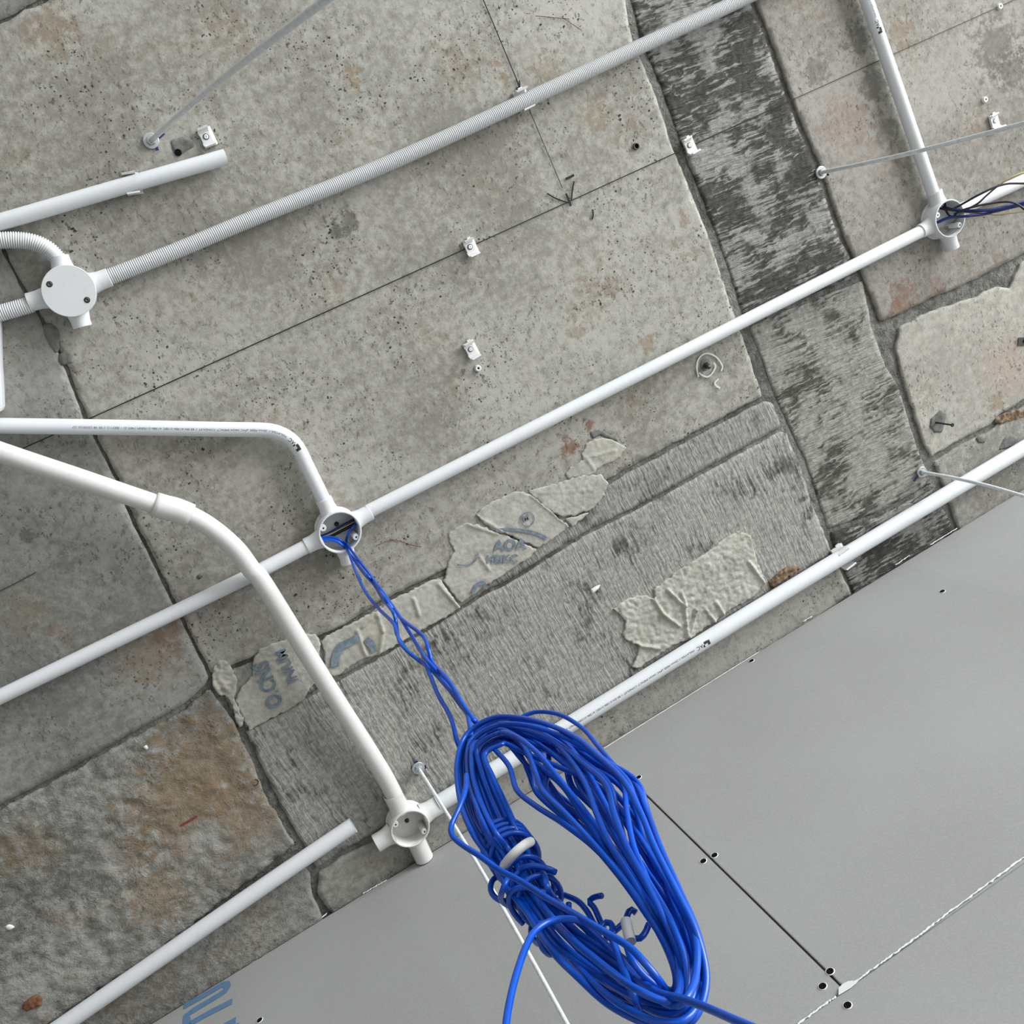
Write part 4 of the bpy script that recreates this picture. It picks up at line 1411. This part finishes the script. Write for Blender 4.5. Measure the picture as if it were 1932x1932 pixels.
def wind(name, c0, c1, across, turns, ra, rb, mat, rad, parent=coil, o=0.0, ph=0.0):
    """cable wound round the bundle: helix of elliptical section about the line c0-c1"""
    A0, A1 = Q(c0[0], c0[1], o), Q(c1[0], c1[1], o)
    ax = (A1 - A0)
    e1 = rad_dir - ax.normalized() * rad_dir.dot(ax.normalized())
    e1.normalize()
    e2 = ax.normalized().cross(e1)
    n = int(26 * turns)
    pts = []
    for i in range(n + 1):
        t = i / n
        w = ph + 2 * math.pi * turns * t
        pts.append(A0 + ax * t + e1 * rb * math.cos(w) + e2 * ra * math.sin(w))
    return tube(name, pts, rad, M[mat], parent, 10)


wind('tie_wrap', (952, 1590), (976, 1624), None, 4, 0.0150, 0.0185, 'blue', WR)
strand('white_tape', [(951, 1634, -0.016), (960, 1622, -0.0215), (974, 1607, -0.0235), (990, 1594, -0.021), (1001, 1588, -0.015)], 'tape', 0.0029).data.set_sharp_from_angle(angle=math.radians(40))
wind('tie_wrap', (990, 1655), (1030, 1712), None, 3, 0.0130, 0.0165, 'blue', WR, ph=1.0)
wind('tie_wrap', (1030, 1664), (1006, 1726), None, 1.5, 0.0145, 0.0180, 'blue', WR, ph=2.0)
# loops standing out at the knot, tails and cut ends
strand('knot_loop', [(950, 1650, 0.01), (930, 1660, 0.0), (926, 1680, 0.0), (938, 1696, 0.0), (956, 1700, 0.0), (968, 1690, 0.01)])
strand('knot_loop', [(960, 1655, -0.02), (950, 1675, -0.022), (945, 1695, -0.012), (958, 1708, 0.0), (975, 1706, 0.006)])
strand('knot_loop', [(1008, 1720, 0.012), (1002, 1760, 0.01), (1015, 1780, 0.0), (1024, 1770, -0.01), (1022, 1740, -0.02)])
strand('knot_loop', [(1018, 1740, -0.022), (1020, 1780, -0.02), (1036, 1800, -0.01), (1050, 1796, 0.0)])
strand('knot_loop', [(1012, 1640, 0.0), (1026, 1650, -0.01), (1032, 1672, -0.02), (1042, 1692, -0.01)])
strand('slack_cable', [(880, 1462, -0.03), (878, 1490, -0.034), (866, 1525, -0.036), (852, 1556, -0.036), (853, 1576, -0.036), (872, 1594, -0.036), (905, 1615, -0.036), (940, 1640, -0.034), (985, 1664, -0.03), (1035, 1696, -0.03), (1090, 1728, -0.034), (1140, 1758, -0.036), (1185, 1785, -0.036), (1215, 1815, -0.034), (1245, 1852, -0.026), (1272, 1890, -0.005), (1290, 1915, 0.01)])
strand('cable_tail', [(1120, 1746, -0.03), (1090, 1736, -0.034), (1058, 1734, -0.036), (1030, 1742, -0.04), (1008, 1758, -0.045), (993, 1785, -0.05), (980, 1820, -0.055), (966, 1870, -0.06), (955, 1932, -0.065), (950, 2020, -0.07)])
strand('cable_tail', [(1200, 1845, -0.02), (1240, 1872, -0.028), (1285, 1884, -0.034), (1330, 1900, -0.04), (1390, 1926, -0.05), (1470, 1960, -0.06)])
strand('cable_end', [(1040, 1682, 0.02), (1062, 1688, 0.02), (1090, 1700, 0.02), (1108, 1720, 0.02), (1120, 1742, 0.018), (1132, 1760, 0.01)])
strand('cable_end', [(1146, 1770, 0.016), (1136, 1746, 0.018), (1122, 1714, 0.02), (1113, 1704, 0.02), (1114, 1697, 0.02), (1124, 1692, 0.018), (1135, 1690, 0.016)])
strand('cable_end', [(1130, 1760, 0.01), (1140, 1742, 0.012), (1152, 1742, 0.012), (1156, 1754, 0.01), (1148, 1764, 0.008)])
strand('cable_end', [(1150, 1764, 0.012), (1165, 1752, 0.012), (1180, 1738, 0.012), (1184, 1726, 0.012), (1190, 1716, 0.014), (1200, 1722, 0.016)])
strand('cable_end', [(1192, 1768, 0.012), (1204, 1772, 0.012), (1216, 1762, 0.014), (1224, 1744, 0.016)])
strand('white_sleeve', [(1181, 1737, -0.004), (1185, 1757, -0.004), (1190, 1777, -0.004)], 'tape', 0.0030).data.set_sharp_from_angle(angle=math.radians(40))
strand('slack_cable', [(1155, 1772, -0.026), (1166, 1800, -0.028), (1180, 1840, -0.03), (1196, 1880, -0.028), (1206, 1905, -0.02)])
strand('slack_cable', [(1183, 1785, -0.028), (1192, 1810, -0.03), (1212, 1838, -0.026), (1240, 1862, -0.02), (1262, 1880, -0.012)])
strand('slack_cable', [(950, 1372, 0.03), (990, 1350, 0.034), (1020, 1343, 0.036), (1060, 1350, 0.036), (1100, 1375, 0.034), (1130, 1410, 0.03), (1160, 1445, 0.026), (1196, 1482, 0.02), (1220, 1540, 0.01), (1236, 1600, 0.0), (1250, 1660, 0.0)])
strand('slack_cable', [(930, 1410, -0.02), (960, 1445, -0.02), (975, 1490, -0.024), (1010, 1520, -0.026), (1060, 1552, -0.026), (1120, 1598, -0.02), (1180, 1662, -0.01), (1234, 1722, 0.0), (1278, 1790, 0.01), (1298, 1850, 0.015)])
